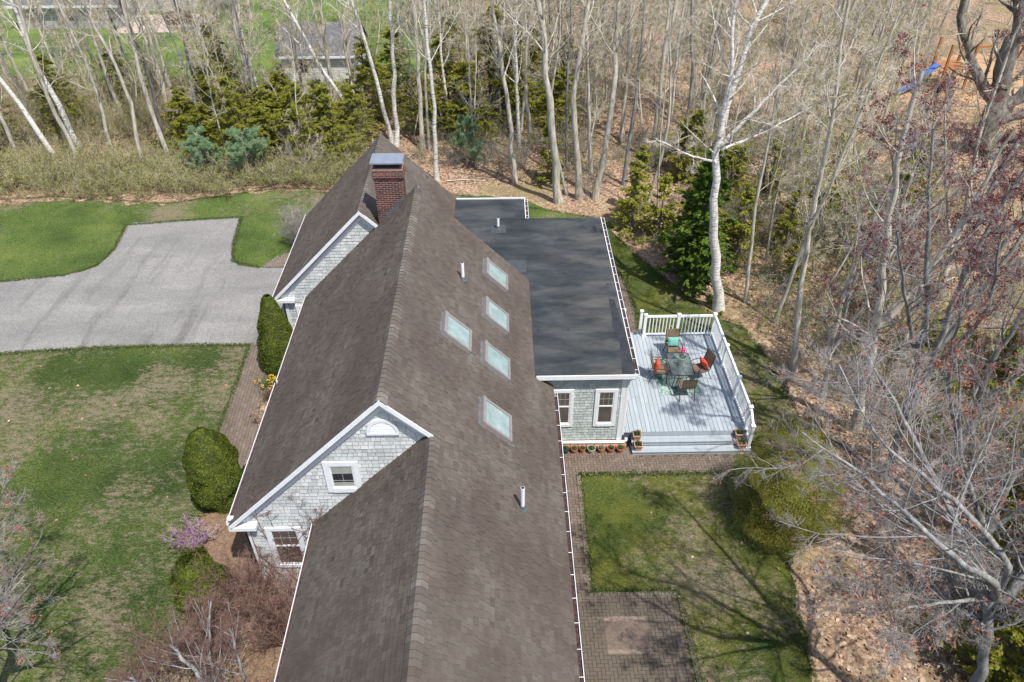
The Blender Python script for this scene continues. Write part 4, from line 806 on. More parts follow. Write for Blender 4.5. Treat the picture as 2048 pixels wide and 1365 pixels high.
def place_tree(x, y, k, sc):
    lab = LAB[k]; g = 'bare trees of the woods'
    z = 0
    if k not in usedp:
        o = protos[k]; o.location = (x, y, 0); o.rotation_euler = (0, 0, rw.uniform(0, 6.28)); o.scale = (sc,) * 3; o['label'] = lab; usedp.add(k)
    else: o = copytree(protos[k], lab, (x, y, 0), rw.uniform(0, 6.28), None, sc)
    o['group'] = lab.split(' in the')[0].split(' deep')[0].split(' among')[0] + 's of the woods'
regions = [((-34, -8), (37.5, 50), 56), ((-36, -6), (50, 72), 26), ((-7, 12), (38, 52), 50), ((-6, 14), (52, 72), 24), ((10, 32), (32, 50), 22), ((12, 44), (50, 74), 26), ((11, 22), (22, 34), 5), ((12.5, 18), (10, 21), 6), ((3, 30), (33, 60), 34), ((11.2, 20), (14, 34), 9)]
for (x0, x1), (y0, y1), n in regions:
    c = 0; tries = 0
    while c < n and tries < 4000:
        tries += 1; x, y = rw.uniform(x0, x1), rw.uniform(y0, y1)
        if any((x - a) ** 2 + (y - b_) ** 2 < .8 for a, b_ in taken): continue
        if -15.5 < x < -9 and 47 < y < 56: continue
        if 13 < x < 34 and y < 50 and .55 < x / y < .80 and y > 24: continue
        taken.append((x, y)); place_tree(x, y, rw.choice((5, 7, 2, 7, 7)) if (x > 10 and y < 34) or (y0 == 33) else rw.choices(range(8), [4, 3, 5, 2, .7, 5, 3 if x < 2 else .8, 5])[0], rw.uniform(.8, 1.1)); c += 1
for k in range(8):
    if k not in usedp: place_tree(2 + k, 60, k, 1)

# unseen trees added just outside the picture, most of them to shade the lower right
for x, y, k in ((12.5, 9.2, 0), (14.5, 11.5, 3), (13.2, 6.4, 1), (15.8, 8, 3), (11.8, 4.2, 0), (16.5, 13.5, 1), (14.6, 3.5, 3), (17.5, 10.5, 0), (9.5, 2.6, 5), (12.9, 1.2, 3), (-16.5, 6.5, 1), (-17.5, 11, 0), (-20.4, 20.2, 3), (-21.5, 21.8, 0)):
    place_tree(x, y, k, rw.uniform(.85, 1.0))
# ---- evergreens
def hemlock(label, loc, H, Rb, seed, mt='hem', dens=1.0, name='hemlock_tree', group=None, droop=-.12, leaf=.11, bare=.05):
    rg = np.random.default_rng(seed); root = thing(name, label, 'tree', loc, 0, group)
    P0 = spline([(0, 0, 0), (rg.normal() * .1, rg.normal() * .1, H * .5), (rg.normal() * .15, 0, H)], 10)[None]; R0 = np.linspace(.018 * H + .02, .012, 10)[None]
    P1, R1 = spawn(P0, R0, int(26 * H / 2 * dens ** .5) + 20, rg, bare, .98, 84, Rb / H, .3, 6, .07, -.035, .008, shape=lambda t: np.maximum(.12, 1.04 - t) ** .75)
    V, F = cat([tubes(P0, R0, 6), tubes(P1, R1, 3)]); npmesh('trunk', V, F, MT['dark'], root)
    P2, R2 = spawn(P1, R1, 11, rg, .12, 1, 52, .38, .5, 3, .1, -.04, .004)
    # flatten branchlets into the branch plane
    P2[:, 1:, 2] = P2[:, :1, 2] + (P2[:, 1:, 2] - P2[:, :1, 2]) * .35 + droop * .3
    q = int(5 * dens); A = P2[:, :-1]; Bq = P2[:, 1:]; t = rg.random((*A.shape[:2], q, 1)); Cc = (A[:, :, None] * (1 - t) + Bq[:, :, None] * t); D = np.broadcast_to(unit(Bq - A)[:, :, None], Cc.shape).reshape(-1, 3); Cc = Cc.reshape(-1, 3) + rg.normal(size=(Cc.size // 3, 3)) * .022
    N = np.broadcast_to(np.array([0, 0, 1.]), Cc.shape); V, F = quads(Cc, rg.uniform(.6, 1.35, len(Cc)) * leaf, rg, 2.0, N, D=D)
    tn = np.clip(rg.normal(.5, .2, len(F)), 0, 1); npmesh('crown', V, F, MT[mt], root, tint=tn); return root
hemlock('large bright green hemlock beside the tall white birch', (8.0, 26.4, 0), 6.4, 1.7, 1, 'hemd', 3.0, bare=.01, leaf=.12)
hproto = [hemlock('x', (0, 0, 0), 5.0, 2.3, 2, 'hem', 2.2, leaf=.085), hemlock('x', (0, 0, 0), 3.8, 1.9, 3, 'hem', 2.2, leaf=.085), hemlock('x', (0, 0, 0), 6.4, 2.5, 4, 'hem', 2.2, leaf=.085), hemlock('x', (0, 0, 0), 3.2, .95, 5, 'hem', .6)]
spots = [(-17.5, 40.5, 1), (-15.8, 38.9, 1), (-14.0, 38.6, 0), (-12.3, 38.2, 1), (-10.8, 38.3, 0), (-9.2, 38.6, 0), (-16.6, 43, 0), (-14.3, 42.5, 1), (-12.3, 42.5, 1), (-10.5, 42, 1), (-17.2, 46.5, 0), (-17.8, 48, 1), (-8.4, 41, 1), (-8.0, 44.5, 0), (-13, 39.9, 1), (-11.6, 40.6, 1), (-15.2, 40.6, 3),
 (-4.6, 42.6, 1), (-3.2, 44.5, 0), (-1.8, 42.6, 1), (-.6, 46, 2), (.9, 44, 0), (2.0, 47, 0), (.2, 52, 3), (3.2, 43, 1), (-6.5, 47, 0), (-3.5, 54, 0), (1.8, 55, 2), (-1, 40.6, 3), (4.2, 49, 1),
 (2.3, 36.2, 3), (6.1, 31.0, 3), (6.6, 32.5, 3), (7.0, 29.8, 3), (10.2, 28.3, 3), (11.4, 33.5, 1), (13.4, 34.6, 3), (9.9, 36.5, 1), (15.6, 27.8, 3), (12.7, 29.0, 3), (14.4, 31, 1), (16.2, 31.5, 3), (16.8, 18.8, 1), (16.1, 21.7, 3), (18.2, 20.5, 1), (14.7, 28.9, 3), (19.5, 33, 1), (17.2, 36, 3), (12.0, 26.2, 3), (17.5, 16.0, 3), (8.9, 29.8, 1), (-26, 44, 0), (-29, 41.5, 1), (-24, 48, 1), (14.2, 8.8, 2), (15.5, 6.0, 2), (13.2, 4.4, 2), (12.2, 2.2, 2), (16.2, 10.8, 2), (13.6, 12.9, 3), (11.6, 9.3, 3), (11.8, 1.6, 4), (14.0, .4, 4), (15.8, 4.2, 4), (18.0, 6.8, 4), (9.8, -.8, 4)]  # tall hemlocks near the camera at right are unseen, added to cast shade
HL = ['yellow-green hemlock in the evergreen thicket of the woods', 'bushy young hemlock with yellowish tips in the woods', 'taller hemlock of the woods thicket, or added unseen to cast shade', 'sparse slender hemlock sapling at the wood edge']
hu = set()
for x, y, k in spots:
    big = 1.0
    if k == 4: k, big = 2, 1.9  # added out of view and enlarged so the crowns shade the lower right
    if k not in hu: o = hproto[k]; o.location = (x, y, 0); o['label'] = HL[k]; hu.add(k)
    else: o = copytree(hproto[k], HL[k], (x, y, 0), rw.uniform(0, 6.28), None, rw.uniform(.85, 1.15) * big)
    o['group'] = ['yellow-green hemlocks', 'young bushy hemlocks', 'taller hemlocks', 'hemlock saplings'][k]
def pine(label, loc, H, R, seed):
    rg = np.random.default_rng(seed); root = thing('pine_tree', label, 'tree', loc); P0 = spline([(0, 0, 0), (.05, 0, H * .5), (0, .1, H)], 8)[None]; R0 = np.linspace(.06, .015, 8)[None]
    P1, R1 = spawn(P0, R0, 46, rg, .15, 1, 62, R / H * 1.1, .4, 5, .1, .04, .01, shape=lambda t: 1.15 - .75 * t); V, F = cat([tubes(P0, R0, 6), tubes(P1, R1, 4)]); npmesh('trunk', V, F, MT['grey'], root)
    P2, R2 = spawn(P1, R1, 7, rg, .35, 1, 40, .35, .5, 3, .1, .03, .005); T = P2[:, 1:].reshape(-1, 3); K = 40; c = np.repeat(T, K, 0); D = unit(rg.normal(size=c.shape) + np.array([0, 0, .3])); V, F = quads(c + D * .07, rg.uniform(.09, .16, len(c)), rg, 11, D=D * 3); npmesh('crown', V, F, MT['pine'], root, tint=np.clip(rg.normal(.5, .25, len(F)), 0, 1))
pine('blue-green young pine at the lawn edge, the left one of two', (-15.6, 36.9, 0), 2.5, 1.1, 21); pine('larger blue-green young pine at the lawn edge, right of its twin', (-13.2, 36.6, 0), 2.7, 1.5, 22); pine('small blue-green pine on the bank behind the garage', (-1.9, 38.4, 0), 2.6, 1.0, 23)

# ---- dense clipped shrubs
def dome(label, loc, rx, ry, H, seed, mt='yew', n=26000, size=.07, shape=None, name='yew_shrub', core=.9, rough=.05, lumps=26, lam=.09, twigs=None, asp=2.0, catg='shrub'):
    rg = np.random.default_rng(seed); root = thing(name, label, catg, loc)
    prof = shape or (lambda h: np.where(h > .42, np.maximum(0, 1 - (np.abs(h - .42) / .58) ** 2.5) ** .5, .84 + .16 * np.sin(np.clip(h / .42, 0, 1) * 1.5708)))
    Lc = rg.random((lumps * 8, 2)) * [2 * np.pi, 1]; La = rg.normal(size=len(Lc)) * lam * 1.15
    def lump(a, h):
        d = ((np.cos(a[:, None] - Lc[None, :, 0]) - 1) * -6 + ((h[:, None] - Lc[None, :, 1]) * 6) ** 2); return 1 + (np.exp(-d * 3) * La).sum(1)
    def surf(a, h, k): rr = prof(h) * lump(a, h) * k; return np.stack([rx * rr * np.cos(a), ry * rr * np.sin(a), H * h], 1)
    a = rg.random(n) * 2 * np.pi; h = rg.random(n) ** .85; k = 1 - np.abs(rg.normal(size=n)) * rough; Cc = surf(a, h, k); Cc[:, 2] += rg.normal(size=n) * .02
    N = np.stack([np.cos(a), np.sin(a), .25 + h], 1); D = np.stack([np.cos(a) * .5, np.sin(a) * .5, np.ones(n)], 1); V, F = quads(Cc, rg.uniform(.6, 1.3, n) * size, rg, asp, N, D=D)
    qn = np.sin(Cc[:, 0] * 9 + np.sin(Cc[:, 2] * 7) * 2) * np.sin(Cc[:, 2] * 11 + np.cos(Cc[:, 1] * 8) * 2); npmesh('foliage', V, F, MT[mt], root, tint=np.clip(rg.normal(.5, .22, n) + .16 * qn, 0, 1))
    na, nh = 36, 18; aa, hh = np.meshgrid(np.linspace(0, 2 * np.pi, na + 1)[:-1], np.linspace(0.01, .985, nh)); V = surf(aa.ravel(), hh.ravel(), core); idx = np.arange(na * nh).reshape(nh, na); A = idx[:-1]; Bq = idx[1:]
    F = np.stack([A, np.roll(A, -1, 1), np.roll(Bq, -1, 1), Bq], -1).reshape(-1, 4); npmesh('shade_core', V, F, MT[mt], root, tint=np.full(len(F), .05), smooth=True); return root  # solid core in the darkest leaf tone, painted as shade behind the leaves
dome('big rounded clipped yew beside the front brick walk', (-8.6, 15.2, 0), .72, .74, 2.95, 31, n=34000, shape=lambda h: np.where(h > .3, np.maximum(0, 1 - (np.abs(h - .3) / .7) ** 2.0) ** .55, .86 + .14 * np.sin(np.clip(h / .3, 0, 1) * 1.5708)), lam=.055)
dome('tall pointed clipped yew against the front gutter by the driveway', (-8.15, 21.45, 0), .85, .85, 3.15, 32, shape=lambda h: np.clip(1.04 - h, 0, 1) ** .62 * np.where(h < .12, .75 + h * 2, 1), n=26000, lam=.04)
dome('smaller clipped yew half hidden by reddish twigs, lower left', (-8.1, 11.7, 0), .6, .75, 1.7, 33, n=16000)
dome('small green shrub tucked between the big yew and the gutter', (-7.55, 15.3, 0), .5, .6, 1.3, 34, mt='dgreen', n=5000, size=.08, rough=.12)
dome('large loose olive-green shrub at the end of the brick patio', (7.95, 13.9, 0), 1.55, 1.5, 2.9, 35, mt='willow', n=95000, size=.052, rough=.19, core=.64, name='round_shrub', lam=.13, asp=5)
dome('low olive-green shrub behind the big loose one', (9.2, 16.3, 0), 1.0, 1.1, 1.5, 36, mt='willow', n=15000, size=.06, rough=.2, core=.75, name='round_shrub', lam=.16, asp=3)
dome('small green shrub at the bottom edge beside the near gutter', (2.0, 8.6, 0), .5, .45, .7, 37, mt='willow', n=4000, size=.05, rough=.2)

def bush(name, label, loc, R, H, seed, stem='deadstem', leaf=None, nl=0, ns=26, size=.04, group=None, n2=8, n3=6, r0=.012, spots_=None, catg='shrub'):
    rg = np.random.default_rng(seed); root = thing(name, label, catg, loc, 0, group); a = rg.random(ns) * 6.28; k = np.sqrt(rg.random(ns)); S = np.stack([np.cos(a) * k * R * .25, np.sin(a) * k * R * .25, np.zeros(ns)], 1); D = np.stack([np.cos(a) * k * R, np.sin(a) * k * R, np.full(ns, H)], 1)
    P1 = poly(S, D, np.linalg.norm(D, axis=1) * rg.uniform(.6, 1, ns), 6, rg, .1, 0); R1 = np.full((ns, 1), r0) * np.linspace(1, .4, 7)[None]
    P2, R2 = spawn(P1, R1, n2, rg, .15, 1, 38, .4, .6, 3, .15, .02, .004); P3, R3 = spawn(P2, R2, n3, rg, .1, 1, 38, .5, .7, 2, .15, .02, .003)
    V, F = cat([tubes(P1, R1, 4), tubes(P2, R2, 3), tubes(P3, R3, 3)]); npmesh('stems', V, F, MT[stem], root)
    if leaf: T = P3.reshape(-1, 3); Cc = T[rg.integers(0, len(T), nl)] + rg.normal(size=(nl, 3)) * .03; V, F = quads(Cc, rg.uniform(.6, 1.3, nl) * size, rg, 1.5); npmesh('leaves', V, F, MT[leaf], root, tint=rg.random(nl))
    return root
bush('barberry_bush', 'dense reddish-brown twiggy bush at the gable corner', (-6.9, 11.4, 0), 1.3, 1.9, 51, 'red', 'orbud', 1200, 60, .03, n2=10, n3=8)
bush('barberry_bush', 'reddish bare bush filling the bed before the gable window', (-5.6, 10.6, 0), 1.1, 1.7, 52, 'red', 'redbud', 500, 50, .03, n2=10, n3=8)
bush('barberry_bush', 'reddish-brown bush low in the bed beside the near wing', (-7.6, 9.6, 0), 1.2, 1.5, 53, 'red', 'bud', 900, 50, .03, n2=10, n3=8)
bush('barberry_bush', 'orange-brown bush close under the near gutter', (-5.8, 7.2, 0), .9, 1.4, 54, 'deadstem', 'orbud', 1200, 40, .03, n2=10, n3=8)
bush('barberry_bush', 'sprawling brown bare bush at the lawn side of the lower bed', (-8.0, 10.0, 0), 1.5, 1.6, 61, 'red', 'bud', 500, 70, .03, n2=10, n3=8)
bush('barberry_bush', 'bare brown bush at the bottom edge of the picture, left of the near wing', (-7.4, 8.2, 0), 1.5, 1.5, 62, 'deadstem', 'orbud', 500, 70, .03, n2=10, n3=8)
bush('rhododendron', 'shrub with bright purple flowers beside the front lawn', (-8.9, 13.5, 0), .55, .9, 55, 'deadstem', 'purple', 900, 24, .05)
bush('rhododendron', 'purple-flowering shrub under the gable window', (-5.7, 11.9, 0), .5, .9, 56, 'deadstem', 'purple', 350, 20, .05)
bush('lilac_bush', 'rounded bare grey-olive shrub beside the garage', (-9.1, 30.2, 0), 1.1, 2.0, 57, 'twigd', 'bud', 900, 50, .03, n2=10, n3=8)
bush('lilac_bush', 'bare twiggy shrub standing before the left evergreens', (-10.6, 37.2, 0), 1.3, 2.8, 58, 'twig', 'bud', 300, 40, .04)
bush('ornamental_grass', 'dry straw-coloured clump in the front bed', (-8.2, 18.6, 0), .35, .4, 59, 'deadstem', 'leafcard', 900, 40, .05, catg='plant')
bush('dead_perennial', 'clump of brown dead stalks beside the front gutter', (-8.0, 19.6, 0), .4, .5, 60, 'red', None, 0, 40, catg='plant')
bush('spring_bush', 'tall shrub hazed with bright yellow-green new leaves at far left', (-24.2, 45.5, 0), 1.8, 4.2, 63, 'twig', 'yelbud', 1500, 24, .07)
bush('spring_bush', 'yellow-green leafing shrub at the left edge of the woods', (-27.5, 40.8, 0), 1.5, 3.0, 64, 'twig', 'yelbud', 1000, 20, .07)
bush('spring_bush', 'yellow-green leafing tall shrub behind the outbuilding', (-9.5, 56.5, 0), 2.4, 4.5, 65, 'twig', 'yelbud', 2000, 24, .09)
for x, y, a, L, r_, lab in ((-2.9, 36.3, .0, 1.9, .035, 'pale fallen branch lying on the leafy bank behind the garage'), (10.4, 17.6, -.9, 1.6, .05, 'short fallen log on the leaves beyond the deck rail'), (12.6, 33.0, .8, 3.6, .07, 'pale fallen trunk leaning over the brush in the right woods'), (16.5, 24.8, .6, 3.2, .06, 'fallen grey log on the leaves among the red maples'), (14, 38, .1, 4, .07, 'grey log lying across the leafy slope in the right woods')):
    b = MB(); b.tube([(0, 0, r_), (L * .5, .08, r_ * 1.3), (L, -.05, r_ * 1.5)], [r_, r_ * .85, r_ * .6], 8); b.tube([(L * .4, .05, r_), (L * .55, .3, r_ * 4)], [r_ * .4, r_ * .25], 5); o = b.build('fallen_log', MT['grey']); o.location = (x, y, .03); o.rotation_euler = (0, 0, a); tag(o, lab, 'log')
# vine on the gable wall
rg = np.random.default_rng(61); S = np.array([[-6.4 + .09 * i, 0, .3] for i in range(16)]); P1 = poly(S, np.stack([rg.normal(size=16) * .5, np.zeros(16), np.ones(16)], 1), rg.uniform(1.8, 3.9, 16), 10, rg, .2, .05); R1 = np.full((16, 1), .013) * np.linspace(1, .4, 11)[None]
P2, R2 = spawn(P1, R1, 12, rg, .2, 1, 45, .22, .6, 4, .2, 0, .006); P3, R3 = spawn(P2, R2, 5, rg, .2, 1, 45, .5, .7, 2, .2, 0, .0045)
for P_ in (P1, P2, P3): P_[:, :, 1] = YW - .045 + np.clip(P_[:, :, 1] * .05, -.02, .01); P_[:, :, 0] = np.clip(P_[:, :, 0], -6.55, -4.3)
V, F = cat([tubes(P1, R1, 4), tubes(P2, R2, 3), tubes(P3, R3, 3)]); tag(npmesh('climbing_vine', V, F, MT['red']), 'bare reddish vine creeping up the shingled gable wall', 'vine')

# ---- undergrowth that nobody could count
def bush_arrays(seed, R=1, H=1.4, ns=12, nl=300):
    rg = np.random.default_rng(seed); a = rg.random(ns) * 6.28; k = np.sqrt(rg.random(ns)); S = np.stack([np.cos(a) * k * R * .5, np.sin(a) * k * R * .5, np.zeros(ns)], 1); D = np.stack([np.cos(a) * k * R * .7, np.sin(a) * k * R * .7, np.full(ns, H)], 1)
    P1 = poly(S, D, np.linalg.norm(D, axis=1) * rg.uniform(.5, 1.1, ns), 4, rg, .16, 0); R1 = np.full((ns, 1), .011) * np.linspace(1, .4, 5)[None]; P2, R2 = spawn(P1, R1, 6, rg, .1, 1, 42, .45, .6, 2, .2, 0, .005); P3, R3 = spawn(P2, R2, 3, rg, .1, 1, 42, .5, .7, 2, .2, 0, .0045)
    st = cat([tubes(P1, R1, 3), tubes(P2, R2, 3), tubes(P3, R3, 3)]); T = P3.reshape(-1, 3); lf = quads(T[rg.integers(0, len(T), nl)] + rg.normal(size=(nl, 3)) * .05, rg.uniform(.03, .075, nl), rg, 1.5); return st, lf
BA = [bush_arrays(200 + i, *q) for i, q in enumerate(((1.0, 1.5), (1.3, 1.0), (.8, 2.1), (1.2, 1.2, 14, 800)))]
def scatter(name, label, cat_, pts, kinds, rg, leafmat='bud', stem='deadstem', zs=(.7, 1.3)):
    sv, sf, lv_, lf_ = [], [], [], []; so_ = lo_ = 0
    for (x, y), k in zip(pts, kinds):
        (v, f), (v2, f2) = BA[k]; a = rg.random() * 6.28; s = rg.uniform(*zs); R_ = np.array([[math.cos(a), -math.sin(a), 0], [math.sin(a), math.cos(a), 0], [0, 0, 1]]).T * s
        sv.append(v @ R_ + [x, y, 0]); sf.append(f + so_); so_ += len(v); lv_.append(v2 @ R_ + [x, y, 0]); lf_.append(f2 + lo_); lo_ += len(v2)
    V = np.concatenate(sv + lv_); F = np.concatenate(sf + [f + so_ for f in lf_]); ns_ = sum(len(f) for f in sf); mi = np.r_[np.zeros(ns_), np.ones(len(F) - ns_)]
    base = rg.normal(.45, .22, len(pts)); tn = np.concatenate([np.repeat(base, [len(BA[k][i][1]) for k in kinds]) for i in (0, 1)]); tn = np.clip(tn + rg.normal(size=len(F)) * .18, 0, 1)
    o = npmesh(name, V, F, [MT[stem], MT[leafmat]], tint=tn, midx=mi); return tag(o, label, cat_, None, 'stuff')
rg = np.random.default_rng(300)
def rect(n, x0, x1, y0, y1, ok=lambda x, y: True):
    out = []
    while len(out) < n:
        x, y = rg.uniform(x0, x1), rg.uniform(y0, y1)
        if ok(x, y): out.append((x, y))
    return out
edge = rect(200, -34, -13.5, 35.1, 38.8) + rect(60, -13.5, -8, 36.2, 38.8); scatter('hedgerow_brush', 'olive-brown tangled brush along the top of the left lawn', 'brush', edge, [int(rg.integers(0, 2)) if rg.random() < .4 else 3 for _ in edge], rg)
wl = rect(240, -36, -8, 38.5, 52, lambda x, y: not (-15 < x < -9.4 and y > 49)); scatter('woodland_brush', 'brown and olive undergrowth beneath the left woods', 'brush', wl, [int(rg.integers(0, 4)) for _ in wl], rg)
wr = rect(170, -6, 40, 42, 74) + rect(34, 3.5, 12, 27.5, 42, lambda x, y: y > 33.5 or x > 6 + (y - 27.5) * -.1) + rect(20, -3, 4, 37, 42); scatter('sapling_brush', 'thin brown saplings and brush across the leafy woods floor', 'brush', wr, [int(rg.choice([0, 2, 1])) for _ in wr], rg, stem='twigd', zs=(.5, 1.25))
rt = rect(150, 10.2, 24, 18, 40) + rect(40, 9.8, 18, 8, 18); scatter('right_brush', 'tangle of brown twigs on the ground under the red maples', 'brush', rt, [int(rg.choice([0, 1, 1, 3])) for _ in rt], rg, stem='twigd', zs=(.6, 1.2))
# ragged grass along every lawn edge
def fringe(paths, n, rg):
    A = []; B_ = []
    for p in paths:
        for a, c in zip(p, p[1:]): A.append(a); B_.append(c)
    A = np.array(A, float); B_ = np.array(B_, float); L = np.linalg.norm(B_ - A, axis=1); i = rg.choice(len(A), n, p=L / L.sum()); t = rg.random((n, 1)); P_ = A[i] * (1 - t) + B_[i] * t + rg.normal(size=(n, 2)) * .055
    V, F = quads(np.c_[P_, rg.uniform(.04, .075, n)], rg.uniform(.05, .12, n), rg, 4, D=np.tile([0, 0, 1.2], (n, 1))); tag(npmesh('edge_grass', V, F, MT['edgeg'], tint=rg.random(n)), 'ragged grass blades along the lawn edges', 'grass', None, 'stuff')
fringe([[(-27, 26.5), (-21.6, 27.33), (-19.1, 27.75), (-17.95, 28.5), (-17.73, 29.9), (-18.0, 32.1), (-14.66, 32.55), (-12.7, 32.73), (-12.4, 30.3), (-12.0, 28.7), (-10.69, 28.17)], [(-9.75, 22.7), (-11.65, 22.74), (-15.43, 22.68), (-19.07, 22.4), (-24, 21.6)], [(-9.72, 22.7), (-9.62, 20), (-9.6, 17.7), (-8.9, 16.4)],
    [(7.2, 15.9), (2.3, 15.93)], [(2.3, 15.93), (2.25, 11.75)], [(2.25, 11.75), (4.6, 11.72), (4.72, 5)], [(5.25, 23), (5.3, 25), (5.1, 27), (4.6, 29)], [(7.95, 22.6), (8.0, 16.7)], [(-9.1, 15.5), (-9.1, 14.2), (-8.5, 12), (-8.4, 9)]], 26000, rg)
fringe([[(7.45, 7), (7.46, 9.17), (7.68, 11.43), (7.9, 12.6), (8.9, 14.0), (9.83, 15.8), (9.9, 18), (9.95, 20.3), (9.6, 22.4), (9.3, 23.6), (8.34, 24.3), (7.12, 26.4), (5.64, 29.6), (5, 31)], [(-30, 34.5), (-22.5, 35.1), (-16.9, 34.2), (-11.5, 35.75), (-3.2, 35.1), (2.6, 32.9), (5, 32)]], 9000, rg)
gb = rect(70, -6, 30, 38, 66) + rect(26, 5.5, 20, 28, 40) + rect(14, 10.5, 19, 14, 26); scatter('green_understory', 'fresh yellow-green leafing shrubs low in the leafy woods', 'brush', gb, [3 for _ in gb], rg, leafmat='bud', stem='twigd', zs=(.7, 1.7))
# fallen leaves
n = 42000; pts = []
xs = rg.uniform(-30, 30, n * 3); ys = rg.uniform(4, 48, n * 3)
ok = ((ys > 35.9) | ((xs > 9.9 + .15 * rg.normal(size=n * 3)) & (ys > 13)) | ((xs > 7.9) & (ys < 12.5)) | ((xs > 5.8) & (ys > 31)) | ((xs > 8.2) & (ys > 25)) | (rg.random(n * 3) < .012)) & ~((xs > -8.4) & (xs < 4.2) & (ys < 28.3)) & ~((xs < -7.8) & (ys > 22) & (ys < 33)) & ~((xs > 3.6) & (xs < 8) & (ys > 16.6) & (ys < 22.5))
xs, ys = xs[ok][:n], ys[ok][:n]; V, F = quads(np.stack([xs, ys, rg.uniform(.03, .07, len(xs))], 1), rg.uniform(.07, .15, len(xs)), rg, 1.4, flat=2.2); tag(npmesh('fallen_leaves', V, F, MT['leafcard'], tint=rg.random(len(F))), 'tan fallen leaves scattered over the woods floor', 'leaves', None, 'stuff')

# ---- pots and planters
def leaves_tuft(rg, n, R, H, mt, root, name, size=.05, c=(0, 0, 0)):
    Cc = np.stack([rg.normal(size=n) * R * .5, rg.normal(size=n) * R * .5, rg.random(n) * H], 1) + np.array(c); V, F = quads(Cc, rg.uniform(.6, 1.3, n) * size, rg, 2.2); npmesh(name, V, F, MT[mt], root, tint=rg.random(n))
potd = [(1.92, .1, 'bluepot', 'dark blue pot of small plants, nearest the gutter', 'yelbud'), (2.20, .105, 'terra', 'terracotta pot second from the gutter, yellow flowers', 'yelbud'), (2.46, .09, 'terra', 'smallest terracotta pot, beside the pale pot', 'dgreen'), (2.75, .12, 'palepot', 'pale grey-green pot in the row under the window', 'dgreen'), (3.06, .1, 'terra', 'terracotta pot just right of the pale pot', 'pine'), (3.38, .11, 'terra', 'wide terracotta pot, second from the deck steps', 'dgreen'), (3.68, .11, 'terra', 'terracotta pot with one bright yellow bloom nearest the steps', 'yelbud')]
for i, (x, rd, mt, lab, fl) in enumerate(potd):
    rg = np.random.default_rng(400 + i); t = thing('flower_pot', lab, 'flower pot', (x, 16.86, .052), 0, 'pots lined up along the sun room wall'); b = MB(); b.lathe([(0, 0), (rd * .7, 0), (rd * .97, .15), (rd * 1.1, .15), (rd * 1.13, .2), (rd * 1.0, .2), (rd * .95, .17), (0, .17)], k=18); b.build('pot', MT[mt if mt != 'bluepot' else 'bluepot'], t)
    b = MB(); b.lathe([(rd * .95, .178), (0, .182)], k=14); b.build('soil', MT['soil'], t); leaves_tuft(rg, 90, rd * .9, .07, 'dgreen' if i != 4 else 'pine', t, 'foliage', .05, (0, 0, .18)); leaves_tuft(rg, 16 if fl == 'yelbud' else 5, rd * .9, .06, 'yelbud', t, 'flower', .045, (.02, 0, .22))
for i, (x, y, z, lab) in enumerate(((4.22, 17.12, .36, 'square clay planter on the upper step at the house end'), (4.24, 16.84, .18, 'square clay planter on the lower step at the house end'), (7.52, 17.12, .36, 'square clay planter on the upper step by the railing post'), (7.56, 16.84, .18, 'square clay planter on the lower step by the railing post'))):
    rg = np.random.default_rng(450 + i); t = thing('planter_box', lab, 'planter', (x, y, z + .002), 0, 'square clay planters on the deck steps'); b = MB(); b.box(-.115, .115, -.115, .115, 0, .2, taper=.25)
    for q in ((-.135, .135, -.135, -.11), (-.135, .135, .11, .135), (-.135, -.11, -.11, .11), (.11, .135, -.11, .11)): b.box(*q, .2, .245)
    b.build('box', MT['terral'], t); b = MB(); b.box(-.108, .108, -.108, .108, .202, .22); b.build('soil', MT['soil'], t); leaves_tuft(rg, 130, .12, .1, 'dgreen', t, 'foliage', .05, (0, 0, .22)); leaves_tuft(rg, 6, .1, .08, 'yelbud' if i in (1, 2) else 'redbud', t, 'flower', .035, (0, 0, .26))
blk = None
for i in range(9):
    x = 1.68 + i * .262
    if blk is None: b = MB(); b.box(-.12, .12, -.06, .06, 0, .16); blk = b.build('edging_block', MT['edging']); o = blk; tag(o, 'pinkish concrete block in the row behind the flower pots', 'block', 'blocks behind the flower pots')
    else: o = blk.copy(); C.objects.link(o)
    o.location = (x, 17.02 + (i % 3) * .008, .046); o.rotation_euler = (0, 0, (i % 4 - 1.5) * .02)
# daffodils
rg = np.random.default_rng(470); df = thing('daffodil_clump', 'clump of yellow daffodils between the pointed yew and the walk', 'flowers', (-8.2, 20.35, .03)); n = 500; Cc = np.stack([rg.normal(size=n) * .28, rg.normal(size=n) * .42, rg.random(n) * .28], 1); V, F = quads(Cc, rg.uniform(.15, .28, n), rg, 9, D=np.tile([0, 0, 4.], (n, 1))); npmesh('leaves', V, F, MT['dgreen'], df, tint=rg.random(n))
cs = np.stack([rg.normal(size=44) * .3, rg.normal(size=44) * .48, rg.uniform(.25, .38, 44)], 1); Cc = (cs[:, None] + rg.normal(size=(44, 8, 3)) * .022).reshape(-1, 3); V, F = quads(Cc, np.full(len(Cc), .06), rg, 1.4, flat=1); npmesh('blooms', V, F, MT['yellow'], df)

